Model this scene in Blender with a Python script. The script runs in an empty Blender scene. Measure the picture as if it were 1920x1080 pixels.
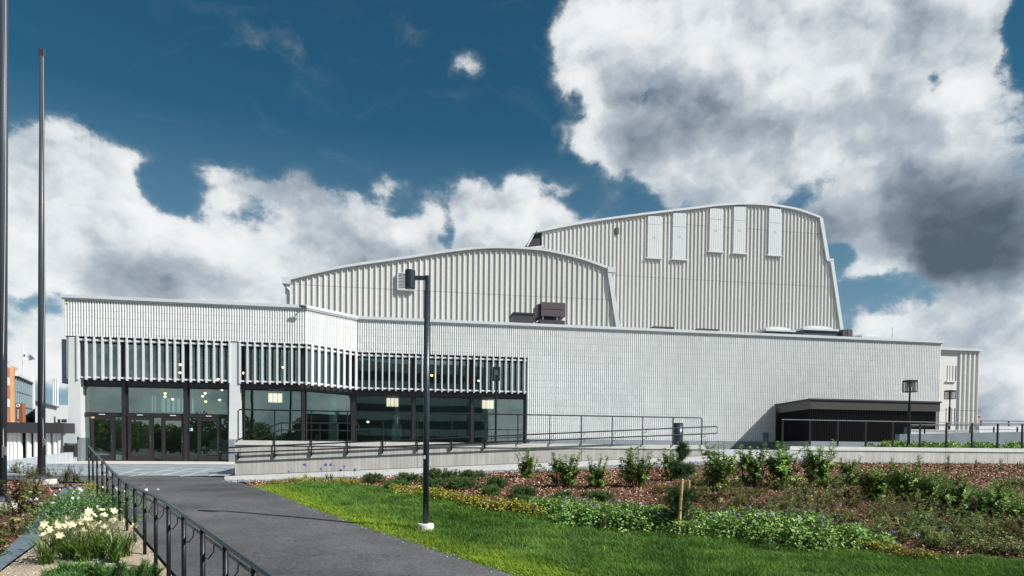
import bpy, math, random
import numpy as np
from mathutils import Matrix, Vector
rng = np.random.default_rng(7); random.seed(7)
SC = bpy.context.scene; COL = SC.collection

# ------------------------------------------------------------------ camera
FPX, PY, PITCH, ROLL, FAC = 1280., 871.03, -.0266183, .00973667, .1772133
_F = np.array([0, math.cos(PITCH), math.sin(PITCH)]); _U = np.array([0, -math.sin(PITCH), math.cos(PITCH)]); _X = np.array([1., 0, 0])
CR = math.cos(ROLL)*_X + math.sin(ROLL)*_U; CU = -math.sin(ROLL)*_X + math.cos(ROLL)*_U
EYE = np.array([0, 0, 1.7])
cam = bpy.data.cameras.new('camera'); camo = bpy.data.objects.new('camera', cam); COL.objects.link(camo)
cam.sensor_width = 36; cam.lens = FPX/1920*36; cam.shift_y = (PY-540)/1920
cam.clip_start = .1; cam.clip_end = 9000
M = Matrix.Identity(4)
for i in range(3):
    M[i][0], M[i][1], M[i][2], M[i][3] = CR[i], CU[i], -_F[i], EYE[i]
camo.matrix_world = M; SC.camera = camo
def ray(x, y): return CR*(x-960)/FPX - CU*(y-PY)/FPX + _F
def atY(x, y, Y):
    d = ray(x, y); return EYE + d*Y/d[1]

# ------------------------------------------------------------------ light and sky
SUN_AZ, SUN_EL = math.radians(23), math.radians(42)      # from +X towards the camera side
sv = Vector((math.cos(SUN_AZ)*math.cos(SUN_EL), -math.sin(SUN_AZ)*math.cos(SUN_EL), math.sin(SUN_EL)))
sl = bpy.data.lights.new('sun', 'SUN'); sl.energy = 5.0; sl.angle = math.radians(.53); sl.color = (1, .968, .915)
so = bpy.data.objects.new('sun', sl); COL.objects.link(so); so.rotation_euler = sv.to_track_quat('Z', 'Y').to_euler()
so.location = (40, -20, 60)
SC.view_settings.view_transform = 'Standard'; SC.view_settings.look = 'None'; SC.view_settings.gamma = 1; SC.view_settings.exposure = .5
SC.cycles.use_denoising = True
SC.cycles.max_bounces = 8; SC.cycles.transparent_max_bounces = 12; SC.cycles.caustics_reflective = False; SC.cycles.caustics_refractive = False

world = bpy.data.worlds.new('World'); SC.world = world; world.use_nodes = True
def azel(x, y):
    d = ray(x, y); return math.atan2(d[0], d[1]), math.atan2(d[2], math.hypot(d[0], d[1]))
class NT:
    def __init__(s, nt): s.nt = nt; nt.nodes.clear()
    def n(s, t, **k):
        o = s.nt.nodes.new(t)
        for a, v in k.items(): setattr(o, a, v)
        return o
    def put(s, sock, v):
        if hasattr(v, 'is_linked') or isinstance(v, bpy.types.NodeSocket): s.nt.links.new(v, sock)
        elif isinstance(v, (tuple, list)) and len(v) == 3 and sock.type == 'RGBA': sock.default_value = (*v, 1)
        else: sock.default_value = v
    def m(s, op, a, b=0., c=None, clamp=False):
        o = s.n('ShaderNodeMath', operation=op, use_clamp=clamp); s.put(o.inputs[0], a); s.put(o.inputs[1], b)
        if c is not None: s.put(o.inputs[2], c)
        return o.outputs[0]
    def v(s, op, a, b=(0, 0, 0)):
        o = s.n('ShaderNodeVectorMath', operation=op); s.put(o.inputs[0], a)
        if op not in ('LENGTH',): s.put(o.inputs[1], b)
        return o.outputs['Value'] if op in ('LENGTH', 'DOT_PRODUCT') else o.outputs[0]
    def mr(s, v, a, b, c, d, t='SMOOTHSTEP'):
        o = s.n('ShaderNodeMapRange', interpolation_type=t); s.put(o.inputs[0], v)
        for i, q in enumerate((a, b, c, d)): s.put(o.inputs[1+i], q)
        return o.outputs[0]
    def mix(s, f, a, b, bt='MIX'):
        o = s.n('ShaderNodeMix', data_type='RGBA', blend_type=bt); s.put(o.inputs[0], f); s.put(o.inputs[6], a); s.put(o.inputs[7], b); return o.outputs[2]
    def noise(s, vec, scale, detail=4, rough=.55, dist=0.):
        o = s.n('ShaderNodeTexNoise'); s.put(o.inputs['Vector'], vec); o.inputs['Scale'].default_value = scale
        o.inputs['Detail'].default_value = detail; o.inputs['Roughness'].default_value = rough; o.inputs['Distortion'].default_value = dist
        return o
    def comb(s, x, y, z=0.):
        o = s.n('ShaderNodeCombineXYZ'); s.put(o.inputs[0], x); s.put(o.inputs[1], y); s.put(o.inputs[2], z); return o.outputs[0]
    def sep(s, v):
        o = s.n('ShaderNodeSeparateXYZ'); s.put(o.inputs[0], v); return o.outputs
    def ramp(s, f, stops):
        o = s.n('ShaderNodeValToRGB'); s.put(o.inputs[0], f); e = o.color_ramp.elements
        while len(e) < len(stops): e.new(.5)
        for q, (p, c) in zip(e, stops): q.position = p; q.color = (*c, 1)
        return o.outputs[0]

def make_sky():
    t = NT(world.node_tree)
    tc = t.n('ShaderNodeTexCoord'); g = tc.outputs['Generated']
    sky = t.n('ShaderNodeTexSky', sky_type='NISHITA'); sky.sun_disc = False
    sky.sun_elevation = SUN_EL; sky.sun_rotation = math.pi/2 + SUN_AZ
    sky.air_density = 1.0; sky.dust_density = .6; sky.ozone_density = 2.0
    blue = t.mix(1., sky.outputs[0], (.135, .385, .42), 'MULTIPLY')
    X, Y, Z = t.sep(g)
    az = t.m('ARCTAN2', X, Y); el = t.m('ARCSINE', Z)
    p0 = t.comb(az, el, 0.)
    w1 = t.noise(p0, 5., 3, .55); w2 = t.noise(p0, 17., 5, .6)
    p = t.v('ADD', p0, t.v('MULTIPLY', t.v('SUBTRACT', w1.outputs['Color'], (.5, .5, .5)), (.09, .07, 0)))
    p = t.v('ADD', p, t.v('MULTIPLY', t.v('SUBTRACT', w2.outputs['Color'], (.5, .5, .5)), (.05, .045, 0)))
    def blob(x, y, rx, ry, w, r0=.05, r1=1.5):
        a, e = azel(x, y); ra = azel(x+rx, y)[0]-a; re = e-azel(x, y+ry)[1]
        L = t.v('LENGTH', t.v('MULTIPLY', t.v('SUBTRACT', p, (a, e, 0)), (1/ra, 1/re, 0)))
        return t.mr(L, r0, r1, w, 0.)
    def total(L, *r):
        s = 0.
        for b in L: s = t.m('ADD', s, blob(*b, *r))
        return s
    shape = total([
        (90, 270, 110, 70, .75), (20, 400, 150, 120, .85), (190, 400, 170, 120, .9), (430, 365, 80, 60, .85), (545, 360, 65, 55, .8), (600, 410, 90, 60, .7), (250, 300, 70, 40, .5),
        (690, 455, 130, 75, .85), (380, 500, 330, 90, .9), (640, 520, 260, 70, .8), (150, 520, 160, 50, .35), (30, 640, 110, 70, .8), (180, 640, 160, 60, .6),
        (850, 385, 90, 55, .8), (945, 375, 80, 55, .75), (1020, 420, 110, 55, .85), (900, 450, 140, 60, .8), (1050, 350, 35, 18, .45),
        (1130, 95, 110, 110, .85), (1260, 150, 220, 200, .85), (1150, 250, 110, 55, .7), (1230, 180, 120, 90, .35), (1330, 320, 170, 130, .85), (1500, 180, 300, 260, .85),
        (1640, 60, 300, 170, .8), (1800, 300, 260, 240, .9), (1720, 450, 240, 110, .8), (1380, 20, 300, 120, .8), (1900, 500, 170, 60, .7),
        (1680, 630, 130, 50, .85), (1850, 625, 170, 85, .95), (300, 560, 350, 60, .7), (1600, 590, 50, 40, .5), (1850, 740, 260, 60, .8), (1610, 515, 60, 20, .45),
        (872, 138, 46, 38, .66), (715, 345, 46, 20, .48), (250, 215, 40, 14, .34),
        (1752, 168, 30, 30, -.62), (1925, 85, 42, 100, -1.1), (1592, 470, 40, 22, -.42), (1650, 545, 80, 18, -.30), (70, 545, 80, 26, -.6), (830, 440, 22, 60, -.6),
        (348, 365, 60, 55, -1.0), (330, 450, 30, 14, -.35), (250, 380, 26, 16, -.45), (620, 400, 30, 24, -.4), (760, 400, 30, 22, -.35), (1080, 380, 26, 18, -.3), (1190, 380, 45, 60, -.5)])
    shape = t.m('ADD', shape, t.mr(el, -.01, .13, .42, 0.)); behind = t.mr(Y, -.1, .25, .40, 0.); shape = t.m('ADD', shape, behind)
    dark = total([(1230, 260, 190, 120, .44), (1740, 440, 340, 120, .52), (1890, 490, 230, 80, .40), (1450, 50, 170, 110, .32), (1560, 400, 220, 90, .28), (1350, 390, 170, 80, .25),
                  (1900, 370, 120, 90, .30), (480, 540, 420, 50, .22), (150, 500, 190, 50, .08), (60, 600, 170, 50, .28), (1640, 150, 180, 80, .18), (1130, 240, 90, 50, .18), (940, 450, 160, 40, .18), (1750, 640, 300, 40, .15)], -.1, 1.5)
    def fb(v, d=12): return t.noise(v, 8.5, d, .64).outputs[0]
    def billow(v):
        o = t.n('ShaderNodeTexVoronoi', feature='F1'); o.normalize = True; t.put(o.inputs['Vector'], v); o.inputs['Scale'].default_value = 9.; o.inputs['Detail'].default_value = 4.; o.inputs['Roughness'].default_value = .55; o.inputs['Lacunarity'].default_value = 2.3
        return t.m('SUBTRACT', 1., t.m('MULTIPLY', o.outputs['Distance'], 1.5))
    wv = t.noise(p0, 30., 4, .6).outputs['Color']
    pn = t.v('MULTIPLY', t.v('ADD', p0, t.v('MULTIPLY', t.v('SUBTRACT', wv, (.5, .5, .5)), (.030, .026, 0))), (1., 1.25, 0))
    off = (.016, .018, 0)
    n0 = fb(pn); n1 = fb(t.v('ADD', pn, off)); v0 = billow(pn); v1 = billow(t.v('ADD', pn, off))
    m0 = t.noise(pn, 5., 4, .5).outputs[0]; m1 = t.noise(t.v('ADD', pn, (.045, .05, 0)), 5., 4, .5).outputs[0]
    n2 = t.noise(t.v('ADD', pn, (3, 2, 0)), 3.0, 5, .48).outputs[0]
    tex = t.m('ADD', t.m('MULTIPLY', t.m('SUBTRACT', n0, .5), 2.0), t.m('MULTIPLY', t.m('SUBTRACT', v0, .55), .38))
    n3 = t.noise(t.v('ADD', pn, (7, 1, 0)), 4.2, 5, .55, .35).outputs[0]
    shape = t.m('MINIMUM', shape, 1.06)
    dens = t.m('ADD', t.m('ADD', shape, tex), t.m('MULTIPLY', t.m('SUBTRACT', n3, .5), 1.5))
    alpha = t.m('ADD', t.m('MULTIPLY', t.mr(dens, .34, .70, 0., 1.), .62), t.m('MULTIPLY', t.mr(dens, .10, 1.05, 0., 1.), .38))
    relief = t.m('ADD', t.m('ADD', t.m('MULTIPLY', t.m('SUBTRACT', n0, n1), .75), t.m('MULTIPLY', t.m('SUBTRACT', m0, m1), 1.7)), t.m('MULTIPLY', t.m('SUBTRACT', v0, v1), .35))
    edge = t.mr(dens, .45, 1.25, .10, -.04)
    b = t.m('ADD', .83, relief)
    b = t.m('ADD', b, edge)
    b = t.m('ADD', b, t.m('MULTIPLY', t.m('SUBTRACT', n2, .5), 1.1))
    b = t.m('SUBTRACT', b, t.m('MULTIPLY', dark, t.m('ADD', .62, t.m('MULTIPLY', n0, .7))))
    b = t.mr(b, 0., 1., 0., 1., 'LINEAR')
    cc = t.ramp(b, [(0, (.10, .135, .175)), (.3, (.22, .27, .335)), (.6, (.50, .56, .625)), (.85, (.86, .895, .92)), (1, (.98, .99, .995))])
    cc = t.mix(1., cc, (6.6, 6.6, 6.6), 'MULTIPLY')
    low = t.mr(el, -.02, .42, .9, 0., 'LINEAR')
    blue = t.mix(low, blue, (1.8, 2.7, 3.5))
    cir = t.noise(t.v('MULTIPLY', t.v('ADD', p0, t.v('MULTIPLY', t.v('SUBTRACT', w1.outputs['Color'], (.5, .5, .5)), (.3, .2, 0))), (2., 7., 0)), 3., 8, .6).outputs[0]
    blue = t.mix(t.mr(cir, .52, .85, 0., .09), blue, (3.4, 4.0, 4.4))
    col = t.mix(t.m('MULTIPLY', alpha, .97), blue, cc)
    bg = t.n('ShaderNodeBackground'); t.put(bg.inputs[0], col); bg.inputs[1].default_value = .1
    out = t.n('ShaderNodeOutputWorld'); t.nt.links.new(bg.outputs[0], out.inputs[0])
    for n in t.nt.nodes:
        if n.type == 'MIX': n.clamp_result = False
make_sky()
world.cycles.sampling_method = 'MANUAL'; world.cycles.sample_map_resolution = 512

# ------------------------------------------------------------------ coordinates
D = np.array([math.cos(FAC), math.sin(FAC), 0]); N = np.array([-math.sin(FAC), math.cos(FAC), 0])
O = atY(280, 866, 32.)
def T(s, t, z):                      # facade coordinates: s along, t depth behind the entrance plane
    P = O + D*s + N*t; P[2] = z; return P
def FS(x, y, t):                     # survey: where a sight line meets the plane at depth t
    d = ray(x, y); k = ((O-EYE)@N + t)/(d@N); P = EYE + d*k
    return (P-O)@D, P[2]
def ST(X, Y):
    v0 = np.asarray(X)-O[0]; v1 = np.asarray(Y)-O[1]
    return v0*D[0]+v1*D[1], v0*N[0]+v1*N[1]
def sm(x, a, b):
    u = np.clip((np.asarray(x, float)-a)/(b-a), 0, 1); return u*u*(3-2*u)
def hbase(Y):
    Y = np.asarray(Y, float); lin = .08+.0545*(Y-8.75); k = .12
    v = -k*np.logaddexp(-lin/k, -.57/k)
    return np.maximum(v, -.6)
def ramp_z(s): return .58 + (np.asarray(s, float)-5.7)*.0465
def ground(X, Y):
    s, t = ST(X, Y); h = hbase(Y)
    zk = np.clip(ramp_z(s)-.18, .42, 1.36); zk = zk*(1-sm(s, 25.8, 28.5))+1.14*sm(s, 25.8, 28.5)
    w = np.clip((t+23.)/12.3, 0, 1)**1.15*sm(s, 3.5, 8.5)*(1-sm(t, -8.6, -8.2))
    return h*(1-w)+zk*w
def at_ground(x, y, dz=0.):
    d = ray(x, y); lo, hi = 2., 60.
    for k in np.linspace(2, 45, 800):
        P = EYE+d*k
        if P[2] < ground(P[0], P[1])+dz: break
    lo, hi = k-.06, k
    for _ in range(20):
        m = (lo+hi)/2; P = EYE+d*m
        if P[2] < ground(P[0], P[1])+dz: hi = m
        else: lo = m
    return P
# ------------------------------------------------------------------ materials
MATS = {}
def newmat(name):
    m = bpy.data.materials.new(name); m.use_nodes = True; t = NT(m.node_tree)
    out = t.n('ShaderNodeOutputMaterial'); MATS[name] = m
    return m, t, out
def principled(t, out, col, rough=.6, metal=0., spec=.5, bump=None, bstr=.3, bdist=.01):
    b = t.n('ShaderNodeBsdfPrincipled'); t.put(b.inputs['Base Color'], col); t.put(b.inputs['Roughness'], rough); b.inputs['Metallic'].default_value = metal
    b.inputs['Specular IOR Level'].default_value = spec
    if bump is not None:
        q = t.n('ShaderNodeBump'); q.inputs['Strength'].default_value = bstr; q.inputs['Distance'].default_value = bdist; t.put(q.inputs['Height'], bump); t.nt.links.new(q.outputs[0], b.inputs['Normal'])
    t.nt.links.new(b.outputs[0], out.inputs[0]); return b
def coord(t, rot=False):
    o = t.n('ShaderNodeNewGeometry').outputs['Position']
    if rot:
        v = t.n('ShaderNodeVectorRotate', rotation_type='Z_AXIS'); t.put(v.inputs['Vector'], o); v.inputs['Angle'].default_value = -FAC; o = v.outputs[0]
    return o
def simple(name, c, rough=.5, var=.15, scale=6., metal=0., spec=.5, bump=0., fine=60.):
    m, t, out = newmat(name); P = coord(t)
    n = t.noise(P, scale, 5).outputs[0]; n2 = t.noise(P, fine, 3).outputs[0]
    f = t.m('ADD', t.m('MULTIPLY', n, .65), t.m('MULTIPLY', n2, .35))
    f = t.mr(f, .3, .7, 0, 1, 'LINEAR')
    a = tuple(q*(1-var) for q in c); b = tuple(min(1, q*(1+var)) for q in c)
    principled(t, out, t.mix(f, a, b), t.mr(n2, .3, .7, max(.03, rough-.06), rough+.06, 'LINEAR'), metal, spec, n2 if bump else None, bump, .01)
    return m
simple('white_paint', (.55, .565, .57), .42, .05, 3.)
simple('coping_metal', (.52, .54, .555), .4, .06, 1.5, 0., .5)
simple('dark_frame', (.022, .019, .020), .35, .2)
simple('black_steel', (.0075, .0085, .0105), .45, .2, 8., 0., .35)
simple('rail_gloss', (.010, .012, .015), .24, .15, 8., 0., .55)
simple('lamp_paint', (.018, .030, .042), .33, .15, 8., 0., .5)
simple('pole_paint', (.045, .054, .072), .42, .15, 3., 0., .5)
simple('granite', (.20, .225, .25), .45, .15, 4., fine=90.)
simple('dark_granite', (.10, .118, .135), .45, .15, 4., fine=90.)
simple('bark_wood', (.20, .12, .07), .8, .35, 14., bump=.4)
simple('stake_wood', (.50, .34, .18), .7, .22, 20., bump=.2)
simple('stem', (.085, .065, .035), .7, .3, 20.)
simple('slate', (.085, .115, .145), .45, .22, 5., bump=.1)
simple('sand_gravel', (.31, .255, .19), .9, .30, 3., bump=.8, fine=55.)
simple('skylight_plastic', (.50, .54, .57), .25, .08)
simple('roof_felt', (.30, .31, .32), .9, .1)
simple('unit_purple', (.075, .050, .060), .5, .12)
simple('unit_dark', (.035, .035, .042), .5, .12)
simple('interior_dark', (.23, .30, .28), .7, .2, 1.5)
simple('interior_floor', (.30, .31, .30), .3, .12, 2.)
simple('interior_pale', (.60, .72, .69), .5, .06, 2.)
simple('render_white', (.64, .64, .63), .7, .05, .5)
simple('brick_red', (.42, .17, .09), .8, .2, 1.)
simple('sign_brown', (.28, .10, .045), .6, .1)
simple('sign_black', (.02, .02, .022), .5, .1)
simple('orange_trim', (.55, .33, .18), .7, .1, 1.)
simple('dark_roof', (.030, .028, .032), .8, .12)
simple('flag_white', (.62, .60, .68), .8, .06)
simple('flag_purple', (.10, .06, .15), .8, .1)
simple('pink_stone', (.55, .38, .38), .8, .1)
simple('wall_blue_grey', (.23, .28, .32), .75, .14, 1.6, fine=30.)
simple('gold_flower', (.72, .58, .12), .5, .15)
simple('steel_bright', (.55, .56, .58), .25, .1, metal=.9)
simple('yellow_tag', (.55, .52, .05), .5, .05)
simple('green_marker', (.02, .22, .12), .5, .05)
simple('notice_blue', (.05, .22, .42), .5, .1); simple('copper', (.55, .32, .22), .4, .1)
simple('rope', (.55, .54, .50), .8, .1)

def tile_mat():
    m, t, out = newmat('ceramic_tile'); P = coord(t, True); X, Y, Z = t.sep(P)
    row = t.m('FRACT', t.m('DIVIDE', t.m('SUBTRACT', Z, .12), .347))
    line = t.m('LESS_THAN', row, .032)
    cell = t.comb(t.m('FLOOR', t.m('DIVIDE', t.m('ADD', X, Y), .347)), t.m('FLOOR', t.m('DIVIDE', t.m('SUBTRACT', Z, .12), .347)), 0.)
    wn = t.n('ShaderNodeTexWhiteNoise', noise_dimensions='2D'); t.put(wn.inputs[0], cell)
    st = t.noise(t.v('MULTIPLY', P, (1.3, 1.3, .25)), 2.2, 5).outputs[0]
    big = t.noise(P, .22, 4, .55).outputs[0]; rain = t.noise(t.v('MULTIPLY', P, (6., 6., .12)), 1.2, 6, .65).outputs[0]
    f = t.m('ADD', t.m('MULTIPLY', wn.outputs[0], .16), t.m('ADD', t.m('MULTIPLY', st, .35), t.m('ADD', t.m('MULTIPLY', big, .45), t.m('MULTIPLY', rain, .5))))
    f = t.mr(f, .42, 1.0, 0., 1., 'LINEAR')
    c = t.mix(f, (.565, .572, .56), (.745, .757, .75))
    c = t.mix(line, c, (.40, .395, .37))
    principled(t, out, c, .42, 0, .5, t.m('SUBTRACT', 1., line), .6, .01)
tile_mat()
def panel_mat(name, c1, c2, period, off):
    m, t, out = newmat(name); P = coord(t, True); X, Y, Z = t.sep(P)
    st = t.noise(t.v('MULTIPLY', P, (2.5, 2.5, .22)), 1.6, 7, .62).outputs[0]
    sp = t.noise(P, 7., 6, .6).outputs[0]
    f = t.mr(t.m('ADD', t.m('MULTIPLY', st, .6), t.m('MULTIPLY', sp, .4)), .32, .68, 0, 1, 'LINEAR')
    row = t.m('FRACT', t.m('DIVIDE', t.m('SUBTRACT', Z, off), period)); line = t.m('LESS_THAN', row, .06/period)
    wn = t.n('ShaderNodeTexWhiteNoise', noise_dimensions='2D'); t.put(wn.inputs[0], t.comb(t.m('FLOOR', t.m('DIVIDE', X, 1.46)), t.m('FLOOR', t.m('DIVIDE', t.m('SUBTRACT', Z, off), period)), 0.))
    f = t.m('ADD', t.m('MULTIPLY', f, .8), t.m('MULTIPLY', wn.outputs[0], .2))
    c = t.mix(f, c1, c2); c = t.mix(t.m('MULTIPLY', line, .5), c, (.22, .21, .19))
    principled(t, out, c, .8, 0, .3, sp, .15, .01)
panel_mat('precast', (.455, .450, .428), (.61, .603, .58), 4.9, 12.05)
panel_mat('precast_cream', (.55, .54, .51), (.67, .66, .63), 4.0, 4.55)
def concrete_mat(name, ca, cb, board=.13):
    m, t, out = newmat(name); P = coord(t, True); X, Y, Z = t.sep(P)
    u = t.m('ADD', t.m('DIVIDE', X, board), t.m('MULTIPLY', Y, 3.1)); cell = t.m('FLOOR', u)
    wn = t.n('ShaderNodeTexWhiteNoise', noise_dimensions='1D'); t.put(wn.inputs[1], cell)
    fr = t.m('FRACT', u); seam = t.m('MULTIPLY', t.m('LESS_THAN', fr, .10), t.m('GREATER_THAN', wn.outputs[0], .35))
    st = t.noise(t.v('MULTIPLY', P, (4., 4., .5)), 1.5, 6, .6).outputs[0]; sp = t.noise(P, 1.3, 6, .6).outputs[0]
    f = t.m('ADD', t.m('MULTIPLY', wn.outputs[0], .14), t.m('ADD', t.m('MULTIPLY', st, .6), t.m('MULTIPLY', sp, .45)))
    c = t.mix(t.mr(f, .35, .9, 0, 1, 'LINEAR'), ca, cb)
    c = t.mix(t.m('MULTIPLY', seam, .38), c, tuple(q*.4 for q in ca))
    principled(t, out, c, .85, 0, .3, t.m('SUBTRACT', t.m('MULTIPLY', wn.outputs[0], .4), seam), .5, .01)
concrete_mat('board_concrete', (.32, .31, .285), (.57, .555, .52))
concrete_mat('blue_concrete', (.30, .34, .37), (.46, .50, .53))
simple('cap_concrete', (.56, .55, .52), .8, .12, 3., fine=40., bump=.1)
simple('block_concrete', (.60, .59, .56), .8, .12, 6., fine=40., bump=.15)
def stone_mat(name, ca, cb, px, py, joint, jc, rot=.0):
    m, t, out = newmat(name); P = coord(t)
    v = t.n('ShaderNodeVectorRotate', rotation_type='Z_AXIS'); t.put(v.inputs['Vector'], P); v.inputs['Angle'].default_value = rot; P2 = v.outputs[0]
    X, Y, Z = t.sep(P2); a = t.m('DIVIDE', X, px); b = t.m('DIVIDE', Y, py)
    l1 = t.m('LESS_THAN', t.m('FRACT', a), joint/px); l2 = t.m('LESS_THAN', t.m('FRACT', b), joint/py); line = t.m('MAXIMUM', l1, l2)
    wn = t.n('ShaderNodeTexWhiteNoise', noise_dimensions='2D'); t.put(wn.inputs[0], t.comb(t.m('FLOOR', a), t.m('FLOOR', b), 0.))
    nn = t.noise(P, 9., 5).outputs[0]
    c = t.mix(t.m('ADD', t.m('MULTIPLY', wn.outputs[0], .5), t.m('MULTIPLY', nn, .5)), ca, cb); c = t.mix(line, c, jc)
    principled(t, out, c, .5, 0, .4, t.m('SUBTRACT', t.m('MULTIPLY', nn, .2), line), .4, .01)
stone_mat('plaza_paving', (.17, .21, .245), (.25, .29, .32), 1.35, 1.35, .07, (.52, .54, .54), .45)
stone_mat('step_stone', (.50, .48, .43), (.60, .57, .52), 1.2, .8, .012, (.3, .29, .27), -FAC)
stone_mat('terrace_paving', (.30, .325, .345), (.40, .42, .43), .6, .6, .01, (.2, .21, .22), -FAC)
stone_mat('slate_slab', (.085, .120, .150), (.145, .185, .220), .9, .62, .014, (.04, .05, .06), .55)
def asphalt_mat():
    m, t, out = newmat('asphalt'); P = coord(t)
    n1 = t.noise(P, .55, 5, .6).outputs[0]; n2 = t.noise(P, 60., 3, .8).outputs[0]; n3 = t.noise(P, 17., 5, .75).outputs[0]
    f = t.m('ADD', t.m('MULTIPLY', n1, .5), t.m('ADD', t.m('MULTIPLY', n2, .5), t.m('MULTIPLY', n3, .55)))
    c = t.mix(t.mr(f, .60, .96, 0, 1, 'LINEAR'), (.022, .0225, .0245), (.150, .149, .155))
    v = t.n('ShaderNodeVectorRotate', rotation_type='Z_AXIS'); t.put(v.inputs['Vector'], P); v.inputs['Angle'].default_value = -1.02
    s = t.noise(t.v('MULTIPLY', v.outputs[0], (5.5, .12, 1.)), 1.0, 4, .6).outputs[0]
    scuff = t.m('MULTIPLY', t.mr(s, .64, .72, 0, 1), t.mr(n3, .42, .6, 0, 1))
    c = t.mix(t.m('MULTIPLY', scuff, .5), c, (.20, .195, .19))
    vc = t.n('ShaderNodeTexVoronoi', feature='DISTANCE_TO_EDGE'); t.put(vc.inputs['Vector'], t.v('ADD', P, t.v('MULTIPLY', t.noise(P, 1.5, 4).outputs['Color'], (.9, .9, 0)))); vc.inputs['Scale'].default_value = .23
    c = t.mix(t.m('MULTIPLY', t.m('LESS_THAN', vc.outputs['Distance'], .002), .35), c, (.012, .012, .013))
    pa = t.noise(P, .33, 2, .4).outputs[0]; c = t.mix(t.m('MULTIPLY', t.mr(pa, .53, .56, 0, 1), .28), c, (.045, .045, .048))
    sp = t.n('ShaderNodeTexVoronoi'); t.put(sp.inputs['Vector'], P); sp.inputs['Scale'].default_value = 55.
    c = t.mix(t.m('MULTIPLY', t.m('LESS_THAN', sp.outputs['Distance'], .16), .35), c, (.24, .23, .22))
    principled(t, out, c, .8, 0, .35, t.m('ADD', n2, n3), .55, .012)
asphalt_mat()
def mulch_mat():
    m, t, out = newmat('mulch'); P = coord(t)
    vo = t.n('ShaderNodeTexVoronoi'); t.put(vo.inputs['Vector'], t.v('MULTIPLY', P, (1., 1.6, 1.))); vo.inputs['Scale'].default_value = 30.
    X, Y, Z = t.sep(vo.outputs['Color']); n = t.noise(P, 1.2, 4).outputs[0]
    f = t.m('ADD', t.m('MULTIPLY', X, .7), t.m('MULTIPLY', n, .35))
    c = t.ramp(f, [(0, (.030, .015, .010)), (.45, (.085, .038, .024)), (.8, (.17, .080, .048)), (1, (.28, .17, .11))])
    principled(t, out, c, .9, 0, .2, vo.outputs['Distance'], .8, .03)
mulch_mat()
def soil_mat(name, a, b):
    m, t, out = newmat(name); P = coord(t); n = t.noise(P, 1.1, 5).outputs[0]; n2 = t.noise(P, 45., 4).outputs[0]
    principled(t, out, t.mix(t.m('ADD', t.m('MULTIPLY', n, .5), t.m('MULTIPLY', n2, .5)), a, b), .95, 0, .2, n2, .6, .03)
soil_mat('turf_soil', (.022, .045, .010), (.05, .085, .018)); soil_mat('far_ground', (.10, .10, .085), (.18, .175, .15))
def island_mat(name, stops, rough=.5, trans=.25, spec=.35):
    m, t, out = newmat(name); r = t.n('ShaderNodeNewGeometry').outputs['Random Per Island']
    oi = t.n('ShaderNodeObjectInfo').outputs['Random']
    c = t.ramp(r, stops)
    hs = t.n('ShaderNodeHueSaturation'); t.put(hs.inputs['Color'], c); t.put(hs.inputs['Value'], t.mr(oi, 0, 1, .82, 1.18, 'LINEAR')); t.put(hs.inputs['Hue'], t.mr(oi, 0, 1, .49, .51, 'LINEAR'))
    c = hs.outputs[0]
    b = t.n('ShaderNodeBsdfPrincipled'); t.put(b.inputs['Base Color'], c); b.inputs['Roughness'].default_value = rough; b.inputs['Specular IOR Level'].default_value = spec
    if trans:
        tr = t.n('ShaderNodeBsdfTranslucent'); t.put(tr.inputs[0], c); mx = t.n('ShaderNodeMixShader'); mx.inputs[0].default_value = trans
        t.nt.links.new(b.outputs[0], mx.inputs[1]); t.nt.links.new(tr.outputs[0], mx.inputs[2]); t.nt.links.new(mx.outputs[0], out.inputs[0])
    else: t.nt.links.new(b.outputs[0], out.inputs[0])
island_mat('laurel_leaf', [(0, (.070, .155, .036)), (.5, (.15, .285, .058)), (.85, (.26, .39, .085)), (1, (.38, .45, .14))], .4, .18, .3)
island_mat('shrub_leaf', [(0, (.075, .125, .038)), (.45, (.14, .22, .056)), (.8, (.23, .31, .09)), (1, (.36, .25, .10))], .45, .18)
island_mat('rose_leaf', [(0, (.065, .10, .032)), (.4, (.13, .19, .048)), (.75, (.25, .25, .08)), (.9, (.25, .13, .06)), (1, (.15, .05, .04))], .4)
island_mat('geranium_leaf', [(0, (.085, .18, .048)), (.55, (.17, .31, .07)), (.9, (.27, .385, .10)), (1, (.40, .41, .13))], .5, .18)
island_mat('yellow_leaf', [(0, (.13, .16, .03)), (.5, (.30, .30, .05)), (.85, (.42, .36, .06)), (1, (.35, .14, .03))], .5)
island_mat('pine_needle', [(0, (.040, .095, .026)), (.6, (.085, .17, .045)), (1, (.18, .25, .075))], .5, .15)
island_mat('dark_pine', [(0, (.030, .072, .032)), (.6, (.062, .130, .052)), (1, (.13, .19, .065))], .5, .12)
island_mat('strap_leaf', [(0, (.065, .14, .025)), (.6, (.13, .24, .038)), (.93, (.21, .31, .06)), (1, (.42, .30, .08))], .4, .3)
island_mat('feather_leaf', [(0, (.045, .12, .033)), (.6, (.09, .20, .048)), (1, (.16, .28, .07))], .5)
island_mat('bush_leaf', [(0, (.045, .11, .035)), (.6, (.09, .19, .058)), (1, (.17, .27, .09))], .5)
island_mat('lime_leaf', [(0, (.16, .20, .03)), (1, (.32, .34, .06))], .5)
island_mat('cream_petal', [(0, (.72, .64, .30)), (.6, (.80, .74, .46)), (1, (.86, .82, .64))], .6, .3)
island_mat('white_petal', [(0, (.75, .76, .72)), (1, (.85, .85, .83))], .6, .3)
island_mat('violet_petal', [(0, (.20, .12, .42)), (1, (.34, .22, .60))], .6, .3)
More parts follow.
